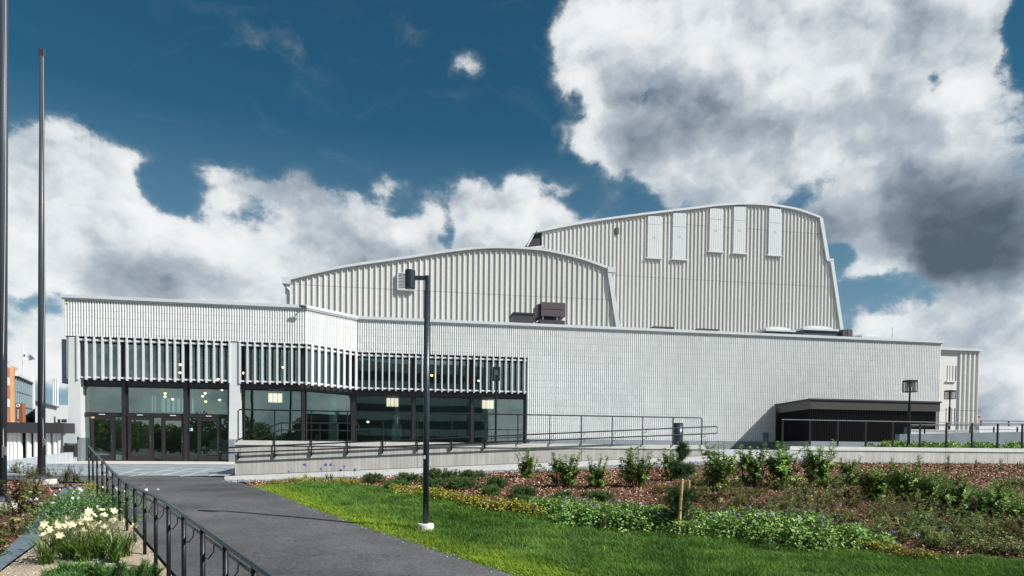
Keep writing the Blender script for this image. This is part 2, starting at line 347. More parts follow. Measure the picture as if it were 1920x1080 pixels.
island_mat('chip', [(0, (.040, .020, .014)), (.28, (.13, .056, .034)), (.55, (.27, .130, .078)), (.82, (.44, .27, .18)), (1, (.68, .55, .43))], .85, 0., .2)
island_mat('pebble', [(0, (.06, .075, .10)), (.5, (.17, .19, .22)), (.85, (.36, .37, .38)), (1, (.62, .62, .60))], .7, 0., .3)
island_mat('sand_grain', [(0, (.16, .12, .085)), (.5, (.34, .28, .20)), (1, (.58, .51, .42))], .9, 0., .2)
def grass_mat():
    m, t, out = newmat('grass_blade'); r = t.n('ShaderNodeNewGeometry').outputs['Random Per Island']
    a = t.n('ShaderNodeAttribute', attribute_name='dry').outputs['Fac']
    g = t.ramp(r, [(0, (.060, .148, .022)), (.6, (.102, .215, .034)), (.95, (.16, .285, .052)), (1, (.27, .34, .10))])
    y = t.ramp(r, [(0, (.15, .26, .014)), (.6, (.24, .36, .02)), (1, (.38, .44, .06))])
    gn = t.noise(coord(t), 1.6, 4, .55).outputs[0]; g = t.mix(1., g, t.ramp(gn, [(.33, (.58, .66, .70)), (.5, (.95, .95, .9)), (.66, (1.38, 1.28, 1.2))]), 'MULTIPLY')
    c = t.mix(a, g, y)
    b = t.n('ShaderNodeBsdfPrincipled'); t.put(b.inputs['Base Color'], c); b.inputs['Roughness'].default_value = .55; b.inputs['Specular IOR Level'].default_value = .22
    tr = t.n('ShaderNodeBsdfTranslucent'); t.put(tr.inputs[0], c); mx = t.n('ShaderNodeMixShader'); mx.inputs[0].default_value = .3
    t.nt.links.new(b.outputs[0], mx.inputs[1]); t.nt.links.new(tr.outputs[0], mx.inputs[2]); t.nt.links.new(mx.outputs[0], out.inputs[0])
grass_mat()
def glass_mat(name, tint, base=.13):
    m, t, out = newmat(name); fr = t.n('ShaderNodeFresnel'); fr.inputs[0].default_value = 1.55
    f = t.m('ADD', t.m('MULTIPLY', fr.outputs[0], 1.2), base, clamp=True)
    P = coord(t); nz = t.noise(P, .5, 2).outputs[0]
    bp = t.n('ShaderNodeBump'); bp.inputs['Strength'].default_value = .04; bp.inputs['Distance'].default_value = .06; t.put(bp.inputs['Height'], nz)
    tr = t.n('ShaderNodeBsdfTransparent'); tr.inputs[0].default_value = (*tint, 1)
    gl = t.n('ShaderNodeBsdfGlossy'); gl.inputs['Roughness'].default_value = .008; gl.inputs[0].default_value = (.72, .93, .86, 1); t.nt.links.new(bp.outputs[0], gl.inputs['Normal'])
    mx = t.n('ShaderNodeMixShader'); t.put(mx.inputs[0], f); t.nt.links.new(tr.outputs[0], mx.inputs[1]); t.nt.links.new(gl.outputs[0], mx.inputs[2]); t.nt.links.new(mx.outputs[0], out.inputs[0])
glass_mat('glass', (.64, .81, .75), .20); glass_mat('sky_glass', (.35, .45, .50), .35)
def emit(name, c, s):
    m, t, out = newmat(name); e = t.n('ShaderNodeEmission'); e.inputs[0].default_value = (*c, 1); e.inputs[1].default_value = s; t.nt.links.new(e.outputs[0], out.inputs[0])
emit('lamp_glow', (1., .72, .38), 5.); emit('panel_glow', (1., .74, .60), 1.25)

# ------------------------------------------------------------------ mesh builder
def base_of(o):
    p = np.zeros(3)
    while o is not None: p += np.array(o.location); o = o.parent
    return p
class MB:
    def __init__(s): s.V = []; s.F = []; s.MI = []; s.mi = 0
    def add(s, pts, faces):
        k = len(s.V); s.V += [tuple(p) for p in pts]; s.F += [tuple(i+k for i in f) for f in faces]; s.MI += [s.mi]*len(faces)
    def hexa(s, b, t):            # bottom ring, top ring (4 each)
        s.add(list(b)+list(t), [(3, 2, 1, 0), (4, 5, 6, 7), (0, 1, 5, 4), (1, 2, 6, 5), (2, 3, 7, 6), (3, 0, 4, 7)])
    def box(s, x0, x1, y0, y1, z0, z1, f=None):
        f = f or (lambda *p: p)
        s.hexa([f(x0, y0, z0), f(x1, y0, z0), f(x1, y1, z0), f(x0, y1, z0)], [f(x0, y0, z1), f(x1, y0, z1), f(x1, y1, z1), f(x0, y1, z1)])
    def sbox(s, *a): s.box(*a, f=T)
    def ring(s, bot, top):        # closed prism over n-gon
        n = len(bot); s.add(list(bot)+list(top), [tuple(range(n-1, -1, -1)), tuple(range(n, 2*n))]+[(i, (i+1) % n, n+(i+1) % n, n+i) for i in range(n)])
    def quad(s, *p): s.add(p, [tuple(range(len(p)))])
    def tube(s, pts, r, n=8, cap=True):
        pts = [np.array(p, float) for p in pts]; L = len(pts); rs = r if hasattr(r, '__len__') else [r]*L
        k = len(s.V); ref = None; V = []
        for i, p in enumerate(pts):
            d = pts[min(i+1, L-1)]-pts[max(i-1, 0)]; d = d/(np.linalg.norm(d)+1e-9)
            if ref is None: ref = np.array([0, 0, 1.]) if abs(d[2]) < .8 else np.array([1., 0, 0])
            u = np.cross(d, ref); u /= np.linalg.norm(u)+1e-9; w = np.cross(d, u); ref = -w if False else ref
            for j in range(n):
                a = 2*math.pi*j/n; V.append(p+rs[i]*(math.cos(a)*u+math.sin(a)*w))
        F = []
        for i in range(L-1):
            for j in range(n): F.append((i*n+j, i*n+(j+1) % n, (i+1)*n+(j+1) % n, (i+1)*n+j))
        if cap: F += [tuple(range(n-1, -1, -1)), tuple((L-1)*n+j for j in range(n))]
        s.add(V, F)
    def ball(s, c, r, sz=1., n=8, m=5):
        V = [(c[0], c[1], c[2]-r*sz)]; F = []
        for i in range(1, m):
            th = math.pi*i/m
            for j in range(n): V.append((c[0]+r*math.sin(th)*math.cos(2*math.pi*j/n), c[1]+r*math.sin(th)*math.sin(2*math.pi*j/n), c[2]-r*sz*math.cos(th)))
        V.append((c[0], c[1], c[2]+r*sz)); e = len(V)-1
        for j in range(n): F.append((0, 1+(j+1) % n, 1+j)); F.append((e, e-n+j, e-n+(j+1) % n))
        for i in range(m-2):
            for j in range(n): a = 1+i*n; F.append((a+j, a+(j+1) % n, a+n+(j+1) % n, a+n+j))
        s.add(V, F)
    def build(s, name, mat, parent=None, smooth=False, local=False):
        me = bpy.data.meshes.new(name); V = np.array(s.V, float)
        if parent is not None and not local: V = V-base_of(parent)
        me.from_pydata(V.tolist(), [], s.F)
        for mm in (mat if isinstance(mat, (list, tuple)) else [mat]): me.materials.append(MATS[mm])
        if isinstance(mat, (list, tuple)): me.polygons.foreach_set('material_index', s.MI)
        if smooth: me.polygons.foreach_set('use_smooth', [True]*len(me.polygons))
        me.update(); o = bpy.data.objects.new(name, me); COL.objects.link(o)
        if parent is not None: o.parent = parent
        return o
def tag(o, label, cat, group=None):
    o['label'] = label; o['category'] = cat
    if group: o['group'] = group
    return o
def thing(name, loc, label, cat, group=None):
    o = bpy.data.objects.new(name, None); COL.objects.link(o); o.location = tuple(float(q) for q in loc); o.empty_display_size = .2
    return tag(o, label, cat, group)
def struct(o, kind='structure'): o['kind'] = kind; return o
def dup(o, parent=None):
    c = o.copy(); COL.objects.link(c)
    if parent is not None: c.parent = parent
    for ch in list(o.children): dup(ch, c)
    return c
def place(o, loc, rz=0., sc=1., label=None, group=None):
    o.location = tuple(float(q) for q in loc); o.rotation_euler = (0, 0, rz); o.scale = sc if hasattr(sc, '__len__') else (sc, sc, sc)
    if label: o['label'] = label
    if group: o['group'] = group
    return o
def np_mesh(name, V, Fq, mat, nper, parent=None):   # V (n,3); Fq (m,nper)
    me = bpy.data.meshes.new(name); me.vertices.add(len(V)); me.vertices.foreach_set('co', np.ascontiguousarray(V, np.float32).ravel())
    m = len(Fq); me.loops.add(m*nper); me.loops.foreach_set('vertex_index', np.ascontiguousarray(Fq, np.int32).ravel())
    me.polygons.add(m); me.polygons.foreach_set('loop_start', np.arange(m, dtype=np.int32)*nper); me.polygons.foreach_set('loop_total', np.full(m, nper, np.int32))
    me.materials.append(MATS[mat]); me.update(calc_edges=True); me.validate()
    o = bpy.data.objects.new(name, me); COL.objects.link(o)
    if parent is not None: o.parent = parent
    return o
ORD = ['first', 'second', 'third', 'fourth', 'fifth', 'sixth', 'seventh', 'eighth', 'ninth', 'tenth', 'eleventh', 'twelfth', 'thirteenth', 'fourteenth', 'fifteenth', 'sixteenth']

# ------------------------------------------------------------------ ground
def resample(P, n):
    P = np.array(P)[:, :2]; d = np.r_[0, np.cumsum(np.linalg.norm(np.diff(P, axis=0), axis=1))]; u = np.linspace(0, d[-1], n)
    return np.c_[np.interp(u, d, P[:, 0]), np.interp(u, d, P[:, 1])]
def sheet(name, A, B, mat, dz, n=60, m=14, kind='structure', zf=None):
    A = resample(A, n); B = resample(B, n); V = []; F = []
    for j in range(m+1):
        w = j/m; P = A*(1-w)+B*w; Z = (zf or ground)(P[:, 0], P[:, 1])+dz
        V += np.c_[P, Z].tolist()
    for j in range(m):
        for i in range(n-1):
            f = (j*n+i, j*n+i+1, (j+1)*n+i+1, (j+1)*n+i); F.append(f)
    b = MB(); b.V = [tuple(v) for v in V]; b.F = F; b.MI = [0]*len(F)
    o = b.build(name, mat); o['kind'] = kind
    me = o.data
    if sum(p.normal.z for p in me.polygons) < 0: me.flip_normals()
    return o
def big_ground():
    xs = np.r_[-4000, -800, -200, -80, np.arange(-40, 61, 1.5), 90, 200, 800, 4000]; ys = np.r_[-4000, -800, -150, -40, np.arange(-10, 36, 1.), 60, 150, 800, 5000]
    XX, YY = np.meshgrid(xs, ys); Z = ground(XX, YY)-.03
    b = MB(); b.V = list(zip(XX.ravel(), YY.ravel(), Z.ravel())); n = len(xs)
    b.F = [(j*n+i, j*n+i+1, (j+1)*n+i+1, (j+1)*n+i) for j in range(len(ys)-1) for i in range(n-1)]; b.MI = [0]*len(b.F)
    struct(b.build('ground', 'far_ground'))
big_ground()
PT = [(166.7, 837), (174, 845), (182, 853.6), (191.7, 863), (201, 874), (211.7, 885.5), (223.6, 895), (237.5, 906), (252.8, 915), (271, 923), (291.7, 927), (315.8, 946.7), (344.4, 964.7), (380, 990), (422.8, 1021.7), (477, 1060.5)]
P_far, P_near = at_ground(166.7, 911), at_ground(291.7, 1069)
rail_dir = (P_near-P_far)[:2]; rail_dir /= np.linalg.norm(rail_dir)
def on_rail(x, y):                # where a post of the foreground rail stands
    d = ray(x, y); A = np.array([[d[0], -rail_dir[0]], [d[1], -rail_dir[1]]]); k, q = np.linalg.solve(A, P_far[:2]); return EYE+d*k
posts = [on_rail(*p) for p in PT]
perp = np.array([rail_dir[1], -rail_dir[0]]);
if perp[0] < 0: perp = -perp       # towards the path
railA = P_far[:2]-rail_dir*1.2+perp*.16
railB = np.array(posts[-1][:2])+rail_dir*4+perp*.16
R_px = [(446, 905), (470, 912), (500, 922), (560, 946), (650, 979), (720, 1002), (800, 1029), (880, 1054), (960, 1080), (1060, 1112), (1200, 1158)]
path_R = [at_ground(*p)[:2] for p in R_px]
corner = T(5.6, -9.6, 0)[:2]
cornL = T(-4.3, -9.6, 0)[:2]
sheet('asphalt_path', [cornL, railA, (railA+railB)/2, railB], [corner]+path_R, 'asphalt', .012, 70, 24)
B_px = [(470, 912), (500, 911), (530, 908), (600, 906), (680, 911), (740, 919), (800, 930), (880, 947), (960, 958), (1040, 968), (1110, 985), (1180, 997), (1260, 1007), (1330, 1016), (1420, 1022), (1520, 1028), (1600, 1036), (1700, 1045), (1800, 1050), (1900, 1052), (2000, 1055), (2200, 1062)]
bed_F = [at_ground(*p)[:2] for p in B_px]
lawn_R = [path_R[1]]+path_R[2:]
sheet('lawn_soil', lawn_R+[np.array([7., 2.])], bed_F, 'turf_soil', .006, 70, 20)
bed_B = [T(s, -11.95, 0)[:2] for s in (6.6, 8, 12, 16, 20, 24, 26.4)]+[T(s, -10.35, 0)[:2] for s in (27, 34, 42, 52)]
sheet('mulch_bed', bed_F, bed_B, 'mulch', .018, 90, 26)
gravA = [T(s, -12.0, 0)[:2] for s in (5.9, 8, 12, 16, 20, 24, 26.4)]+[T(s, -10.4, 0)[:2] for s in (27, 34, 42, 52)]
gravB = [T(s, -10.75, 0)[:2] for s in (5.9, 8, 12, 16, 20, 24, 26.5)]+[T(s, -9.15, 0)[:2] for s in (27, 34, 42, 52)]
sheet('gravel_strip', gravA, gravB, 'wall_blue_grey', .026, 90, 4)
# entrance plaza
def plaza_z(X, Y):
    s, t = ST(X, Y); return np.interp(t, [-9.6, -3., .9], [.585, .77, .83])
sheet('entrance_plaza', [T(-9.5, -9.6, 0)[:2], T(5.6, -9.6, 0)[:2]], [T(-9.5, -2.9, 0)[:2], T(5.6, -2.9, 0)[:2]], 'plaza_paving', 0, 20, 8, zf=plaza_z)
sheet('entrance_landing', [T(-9.5, -2.9, 0)[:2], T(5.6, -2.9, 0)[:2]], [T(-9.5, .8, 0)[:2], T(5.6, .8, 0)[:2]], 'step_stone', .012, 20, 6, zf=plaza_z)
b = MB()
def plaza_pt(x, y):
    z = .7
    for _ in range(6):
        d = ray(x, y); P = EYE+d*(z-EYE[2])/d[2]; z = float(plaza_z(P[0], P[1]))
    return P
for (x0, y0), (x1, y1) in (((287.5, 887.8), (327, 878.6)), ((306, 891.6), (362.5, 878.4)), ((338, 894), (400, 878.4)), ((392, 893), (430, 882)), ((242, 894.), (280, 886.9)), ((225, 890), (262, 880))):
    A, Bq = plaza_pt(x0, y0), plaza_pt(x1, y1); d = (Bq-A)[:2]; d /= np.linalg.norm(d); nn = np.array([-d[1], d[0], 0])*.035; up = np.array([0, 0, .008])
    k = 8; L = [A+(Bq-A)*i/k for i in range(k+1)]
    for i in range(k): 
        q = [L[i]-nn, L[i+1]-nn, L[i+1]+nn, L[i]+nn]
        b.quad(*[(p[0], p[1], float(plaza_z(p[0], p[1]))+.008) for p in q])
struct(b.build('paving_lines', 'cap_concrete'))
# left beds, edging, sand
def strip_px(name, A, B, mat, dz, n=30, m=6): return sheet(name, [at_ground(*p)[:2] for p in A], [at_ground(*p)[:2] for p in B], mat, dz, n, m)
LE = [(-120, 1160), (0, 1047), (51, 999), (85, 958), (119, 919)]; RE = [(-70, 1160), (0, 1076), (72, 1022), (112, 965), (147, 911)]
sl_o = strip_px('slate_edging', LE, RE, 'slate_slab', .05)
strip_px('cross_edging', [(96, 911), (119, 911)], [(94, 917), (122, 917)], 'slate_slab', .046, 4, 2)
left_far = [T(-12., -8.2, 0)[:2], T(-9, -6., 0)[:2], T(-7, -5., 0)[:2], T(-5., -5.2, 0)[:2]]
left_mulch_A = [at_ground(*p)[:2] for p in LE]
sheet('mulch_bed_by_flagpoles', [np.array([-14., 2.]), np.array([-16., 8.]), np.array([-19., 15.]), np.array([-21., 22.])], left_mulch_A, 'mulch', .02, 40, 12)
upm = [T(-9.2, -9.4, 0)[:2], T(-6.5, -9.4, 0)[:2], T(-4.3, -9.7, 0)[:2]]
sheet('mulch_patch', [at_ground(60, 916)[:2], at_ground(119, 916)[:2], at_ground(168, 912)[:2]], upm, 'mulch', .036, 14, 6)
sand_o = sheet('sand_bed', [at_ground(*p)[:2] for p in RE], [railB-perp*.05, (railA+railB)/2-perp*.05, railA-perp*.05], 'sand_gravel', .022, 40, 10)

# ------------------------------------------------------------------ terrace, ramp, retaining walls
b = MB(); b.ring([T(s, t, .2) for s, t in ((5.75, -8.66), (52, -8.66), (52, 2.7), (9.2, 2.7), (6.9, .45), (5.75, .45))], [T(s, t, 1.65) for s, t in ((5.75, -8.66), (52, -8.66), (52, 2.7), (9.2, 2.7), (6.9, .45), (5.75, .45))])
struct(b.build('terrace_paving', 'terrace_paving'))
b = MB(); n = 30
ss = np.linspace(5.75, 26.6, n)
for i in range(n-1):
    za, zb = ramp_z(ss[i]), ramp_z(ss[i+1]); b.quad(T(ss[i], -10.6, za), T(ss[i+1], -10.6, zb), T(ss[i+1], -8.98, zb+.01), T(ss[i], -8.98, za+.01))
struct(b.build('access_ramp', 'asphalt'))
b = MB(); b.hexa([T(23.55, -10.6, 1.2), T(27.2, -10.6, 1.2), T(27.2, -8.64, 1.2), T(23.55, -8.64, 1.2)], [T(23.55, -10.6, 1.45), T(27.2, -10.6, 1.60), T(27.2, -8.64, 1.656), T(23.55, -8.64, 1.656)])
struct(b.build('ramp_landing', 'terrace_paving'))
b = MB()
for i in range(n-1):
    s0, s1 = ss[i], ss[i+1]; za, zb = ramp_z(s0)+.04, ramp_z(s1)+.04
    b.hexa([T(s0, -10.75, za-.6), T(s1, -10.75, zb-.6), T(s1, -10.6, zb-.6), T(s0, -10.6, za-.6)], [T(s0, -10.75, za), T(s1, -10.75, zb), T(s1, -10.6, zb), T(s0, -10.6, za)])
struct(b.build('ramp_kerb', 'cap_concrete'))
def ret_wall(s0, s1, zb, label, joints):
    th = thing('retaining_wall', T(s0, -8.85, 0), label, 'wall')
    b = MB(); js = [s0]+joints+[s1]
    for a, c in zip(js[:-1], js[1:]): b.sbox(a+.008, c-.008, -9.0, -8.66, zb, 1.655)
    b.build('wall_body', 'board_concrete', th)
    b = MB()
    for a, c in zip(js[:-1], js[1:]): b.sbox(a+.004, c-.004, -9.035, -8.64, 1.66, 1.82)
    b.build('wall_cap', 'cap_concrete', th)
ret_wall(5.7, 23.5, -.1, 'long board marked concrete wall beside the ramp, carrying the black guardrail', [12.1, 18.4])
ret_wall(27.2, 52, .6, 'concrete retaining wall behind the mulch slope at the right', [34.5, 37.6, 44.])

def guardrail():
    th = thing('guardrail', T(14, -9.05, 0), 'black steel guardrail with two sloping handrails along the concrete ramp wall', 'railing')
    px = [446.5, 515, 584, 651.5, 718, 782.5, 847, 909.5, 971, 1031, 1090, 1148, 1205, 1261.7, 1316]
    S = [FS(x, 800, -9.07)[0] for x in px]
    up = lambda s: 1.55+(s-5.35)*(1.02/18.5); lo = lambda s: up(s)-.185+(s-5.35)*-.005
    b = MB(); b.tube([T(S[0], -9.07, 1.83), T(S[0], -9.07, 2.86), T(S[0]+.05, -9.07, 2.905), T(S[-1]-.05, -9.07, 2.905), T(S[-1], -9.07, 2.86), T(S[-1], -9.07, 1.83)], .024, 8); b.build('top_rail', 'black_steel', th)
    for s in S[1:-1]:
        b = MB(); z0 = 1.78 if s > 15 else min(1.75, lo(s)-.12); b.tube([T(s, -9.07, z0), T(s, -9.07, 2.9)], .02, 8); b.build('post', 'black_steel', th)
    b = MB(); e0, e1 = 5.3, 23.85
    b.tube([T(e0, -9.22, up(e0)), T(e1, -9.22, up(e1)), T(e1+.04, -9.22, up(e1)-.03), T(e1+.04, -9.22, lo(e1)+.03), T(e1, -9.22, lo(e1)), T(e0, -9.22, lo(e0)), T(e0-.04, -9.22, lo(e0)+.03), T(e0-.04, -9.22, up(e0)-.03), T(e0, -9.22, up(e0))], .025, 8)
    b.build('handrail', 'black_steel', th)
    for s in S:
        for f in (up, lo):
            b = MB(); z = f(s); b.tube([T(s, -9.07, z-.13), T(s+.08, -9.12, z-.12), T(s+.10, -9.2, z-.07), T(s+.10, -9.22, z)], .008, 6); b.build('bracket', 'black_steel', th)
        if s < 15: b = MB(); b.sbox(s-.02, s+.02, -9.10, -9.0, lo(s)-.22, lo(s)-.02); b.build('wall_plate', 'black_steel', th)
guardrail()
def stair_rail():
    th = thing('stair_railing', T(9, -6, 1.65), 'double black stair handrail sloping behind the left end of the guardrail', 'railing')
    for name, L in (('handrail', [(447, 824), (525, 793), (671, 793.5)]), ('lower_handrail', [(484, 824), (526, 806), (671, 807.5)])):
        P = [T(*((FS(x, y, -6.)[0], -6., FS(x, y, -6.)[1]))) for x, y in L]
        if name == 'handrail': q = FS(673, 801, -6.); P.append(T(q[0], -6, q[1])); q2 = FS(671, 807.3, -6.); P.append(T(q2[0], -6, q2[1]))
        b = MB(); b.tube(P, .026, 8); b.build(name, 'black_steel', th)
    for x in (528, 600, 668):
        q = FS(x, 793.5, -6.); b = MB(); b.tube([T(q[0], -6, 1.65), T(q[0], -6, q[1])], .018, 8); b.build('post', 'black_steel', th)
stair_rail()

# ------------------------------------------------------------------ theatre
BL = thing('theatre_building', T(18, 10, 0), 'large theatre in pale ribbed tile and concrete with two humped volumes above its long front', 'building')
C1, C2, SE = (7.1, 0.), (9.4, 2.3), 44.4
ZT, ZB = 8.28, 6.57
PITCH_F = .347/3
def flute(a, bpt, z0, z1, gap_every=14, depth=.065):
    a = np.array(a); d = np.array(bpt)-a; L = np.linalg.norm(d); d /= L; nrm = np.array([d[1], -d[0]])
    n = int(round(L/PITCH_F)); p = L/n; m = MB(); V = []; F = []
    prof = [(0.0, 0), (.10, .30), (.24, .88), (.5, 1.), (.76, .88), (.90, .30)]
    for i in range(n):
        w = .0
        for k, (u, h) in enumerate(prof):
            hh = h*depth
            if i % gap_every == 0 and k == 0: hh = -.03
            q = a+d*(i+u)*p+nrm*(hh-depth); V.append(q)
    V.append(a+d*L+nrm*(-depth))
    pts = [T(q[0], q[1], z0) for q in V]+[T(q[0], q[1], z1) for q in V]; k = len(V)
    m.add(pts, [(i, i+1, k+i+1, k+i) for i in range(k-1)]); return m
flute((-3.6, 0), C1, ZB, ZT).build('tile_cladding', 'ceramic_tile', BL)
flute(C1, C2, ZB, ZT).build('tile_cladding', 'ceramic_tile', BL)
flute(C2, (18.5, 2.3), ZB, ZT).build('tile_cladding', 'ceramic_tile', BL)
flute((18.5, 2.3), (SE, 2.3), 2.12, ZT).build('tile_wall', 'ceramic_tile', BL)
def offs(e, left=None, right=None):
    r2 = math.sqrt(2); return [(-3.6-(e if left is None else left), -e), (C1[0]+e*(r2-1), -e), (C2[0]-e+e*r2, C2[1]-e), (SE+(e if right is None else right), 2.3-e)]
def band(e0, e1, z0, z1, name, mat, parent=BL, last=None, l0=None, l1=None):
    A = offs(e0, l0); B = offs(e1, l1)
    if last: A[-1] = (last, A[-1][1]); B[-1] = (last, B[-1][1])
    m = MB(); m.ring([T(*p, z0) for p in A+B[::-1]], [T(*p, z1) for p in A+B[::-1]]); return m.build(name, mat, parent)
band(.10, -.45, 8.285, 8.43, 'coping', 'coping_metal', l0=.1, l1=.1)
band(.06, .02, 8.22, 8.284, 'drip_edge', 'coping_metal', l0=.06, l1=.06)
band(-.055, -.30, 6.60, 8.27, 'backing_wall', 'roof_felt', last=18.5, l0=-.02, l1=-.02)
band(-.012, -.60, 6.53, 6.566, 'soffit', 'dark_frame', last=18.48, l0=-.05, l1=-.05)
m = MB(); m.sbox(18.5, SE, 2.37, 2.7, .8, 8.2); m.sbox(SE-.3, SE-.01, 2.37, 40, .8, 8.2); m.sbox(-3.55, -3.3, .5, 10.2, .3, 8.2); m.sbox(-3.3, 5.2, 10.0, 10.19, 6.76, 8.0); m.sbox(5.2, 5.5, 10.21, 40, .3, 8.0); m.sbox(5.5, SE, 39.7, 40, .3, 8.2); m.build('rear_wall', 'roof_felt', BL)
m = MB(); m.ring([T(*p, 8.0) for p in ((-3.3, .4), (6.9, .4), (9.2, 2.75), (SE-.3, 2.75), (SE-.3, 39.7), (5.2, 39.7), (5.2, 10.2), (-3.3, 10.2))], [T(*p, 8.2) for p in ((-3.3, .4), (6.9, .4), (9.2, 2.75), (SE-.3, 2.75), (SE-.3, 39.7), (5.2, 39.7), (5.2, 10.2), (-3.3, 10.2))]); m.build('flat_roof', 'roof_felt', BL)
m = MB()
for i in range(36):
    s0 = 18.62+i*.717; m.sbox(s0+.004, s0+.713, 2.24, 2.36, 1.64, 2.105)
m.build('plinth', 'granite', BL)
# columns and corner box
def column(s0, s1, tb, name='column'):
    m = MB(); m.hexa([T(s0-.06, .02, 1.9), T(s1+.06, .02, 1.9), T(s1+.06, .62, 1.9), T(s0-.06, .62, 1.9)], [T(s0, .02, 6.52), T(s1, .02, 6.52), T(s1, .62, 6.52), T(s0, .62, 6.52)])
    o = m.build(name, 'white_paint', BL)
    m = MB(); m.sbox(s0-.065, s1+.065, .01, .63, tb, 1.89); m.build('column_base', 'granite', o)
column(3.58, 3.97, .75)
column(-3.42, -2.98, .75)
m = MB(); m.sbox(-4.0, -3.44, .7, 2.2, 4.45, 6.5); m.sbox(-3.52, -3.44, .04, .7, 4.6, 6.5); m.build('corner_fin_box', 'wall_blue_grey', BL)
# fins
FS_pos = [(-3.03+.347*k, 0., 'a') for k in range(20)]+[(4.03+.3405*k, 0., 'a') for k in range(10)]+[(9.66+.3475*k, 2.3, 'a') for k in range(26)]
for s, t, _ in FS_pos:
    m = MB(); m.sbox(s-.034, s+.034, t-.05, t+.17, 4.58, 6.70 if False else 6.60); m.build('window_fin', 'white_paint', BL)
r2 = math.sqrt(.5)
for k in range(8):
    q = np.array([C1[0]+.12, C1[1]+.12])+np.array([r2, r2])*(.16+.402*k)
    dv = np.array([r2, r2])*.072; nv = np.array([r2, -r2])
    a0, a1 = q-dv+nv*.05, q+dv+nv*.05; b0, b1 = q-dv-nv*.03, q+dv-nv*.03
    m = MB(); m.hexa([T(*p, 4.58) for p in (a0, a1, b1, b0)], [T(*p, 6.60) for p in (a0, a1, b1, b0)]); m.build('window_fin', 'white_paint', BL)
band(-.03, -.10, 6.38, 6.46, 'fin_rail', 'white_paint', last=18.45, l0=-.55, l1=-.55)
band(-.03, -.10, 4.66, 4.74, 'fin_rail', 'white_paint', last=18.45, l0=-.55, l1=-.55)
band(-.40, -.62, 4.36, 4.62, 'window_beam', 'dark_frame', last=18.45, l0=-.62, l1=-.62)
# glazing
def pt(f, u, off):                    # point on the glazing line of a facade piece
    return f(u)
GL1, GL2 = .50, 2.80
cA, cB = (6.893, .5), (9.193, 2.8)
def win(p0, p1, z0, z1, fr=.05, name='window', mull=()):
    p0 = np.array(p0); p1 = np.array(p1); d = (p1-p0)/np.linalg.norm(p1-p0); nv = np.array([d[1], -d[0]]); L = np.linalg.norm(p1-p0)
    def f(u, v, z): q = p0+d*u-nv*v; return T(q[0], q[1], z)
    m = MB(); m.box(0, fr, -.04, .06, z0, z1, f); m.box(L-fr, L, -.04, .06, z0, z1, f); m.box(fr, L-fr, -.04, .06, z1-fr, z1, f); m.box(fr, L-fr, -.04, .06, z0, z0+fr, f)
    for u in mull: m.box(u-.02, u+.02, -.035, .055, z0+fr, z1-fr, f)
    w = m.build(name, 'dark_frame', BL)
    m = MB(); m.quad(f(fr-.01, .01, z0+fr-.01), f(L-fr+.01, .01, z0+fr-.01), f(L-fr+.01, .01, z1-fr+.01), f(fr-.01, .01, z1-fr+.01)); m.build('pane', 'glass', w)
    return w
sx = lambda x, y=760, t=.5: FS(x, y, t)[0]
def mullion(p, w, d, z0, z1):
    m = MB(); m.sbox(p[0]-w/2, p[0]+w/2, p[1]-d/2, p[1]+d/2, z0, z1); m.build('mullion', 'dark_frame', BL)
M1 = [sx(151), sx(234.5), sx(350), sx(429)]
for x in (M1[1], M1[2]): mullion((x, .46), .17, .3, .82, 6.5)
edges = [(M1[0], M1[1]-.09), (M1[1]+.09, M1[2]-.09), (M1[2]+.09, M1[3])]
for a, c in edges:
    win((a, GL1), (c, GL1), 4.63, 6.52); win((a, GL1), (c, GL1), 3.06, 4.35)
m = MB(); m.sbox(M1[0], M1[3], .40, .60, 2.94, 3.05); m.build('transom', 'dark_frame', BL)
win((4.12, GL1), (cA[0]-.06, cA[1]), 4.63, 6.52); win((4.12, GL1), (cA[0]-.06, cA[1]), 1.66, 4.35)
for p in ((cA[0]+.01, cA[1]-.02), (cB[0]+.01, cB[1]-.02)): mullion(p, .15, .15, 1.0, 6.5)
win((cA[0]+.1, cA[1]+.1), (cB[0]-.1, cB[1]-.1), 4.63, 6.52); win((cA[0]+.1, cA[1]+.1), (cB[0]-.1, cB[1]-.1), 1.66, 4.35)
M2 = [cB[0]+.1, sx(775, 760, 2.8), sx(884.5, 760, 2.8), 18.44]
for x in M2[1:3]: mullion((x, 2.76), .14, .22, 1.66, 6.5)
for a, c in zip(M2[:-1], M2[1:]):
    a2 = a+(.08 if a != M2[0] else 0); c2 = c-(.08 if c != M2[-1] else 0)
    win((a2, GL2), (c2, GL2), 4.63, 6.52); win((a2, GL2), (c2, GL2), 1.66, 4.35)
# entrance doors and side lights
def door(x0, x1):
    s0, s1 = sx(x0, 820, .42), sx(x1, 820, .42)
    m = MB(); z0, z1 = .845, 2.93
    m.sbox(s0, s0+.14, .38, .46, z0, z1); m.sbox(s1-.14, s1, .38, .46, z0, z1); m.sbox(s0+.14, s1-.14, .38, .46, z1-.16, z1); m.sbox(s0+.14, s1-.14, .38, .46, z0, z0+.26)
    d = m.build('door', 'dark_frame', BL)
    m = MB(); m.quad(T(s0+.13, .42, z0+.25), T(s1-.13, .42, z0+.25), T(s1-.13, .42, z1-.15), T(s0+.13, .42, z1-.15)); m.build('pane', 'glass', d)
    m = MB(); m.tube([T(s1-.07, .38, 1.75), T(s1-.07, .31, 1.75), T(s1-.07, .31, 2.02), T(s1-.07, .38, 2.02)], .013, 6); m.build('handle', 'steel_bright', d)
    m = MB(); m.sbox((s0+s1)/2-.12, (s0+s1)/2+.12, .34, .39, 2.99, 3.03); m.build('canopy_light', 'white_paint', d)
    return s0, s1
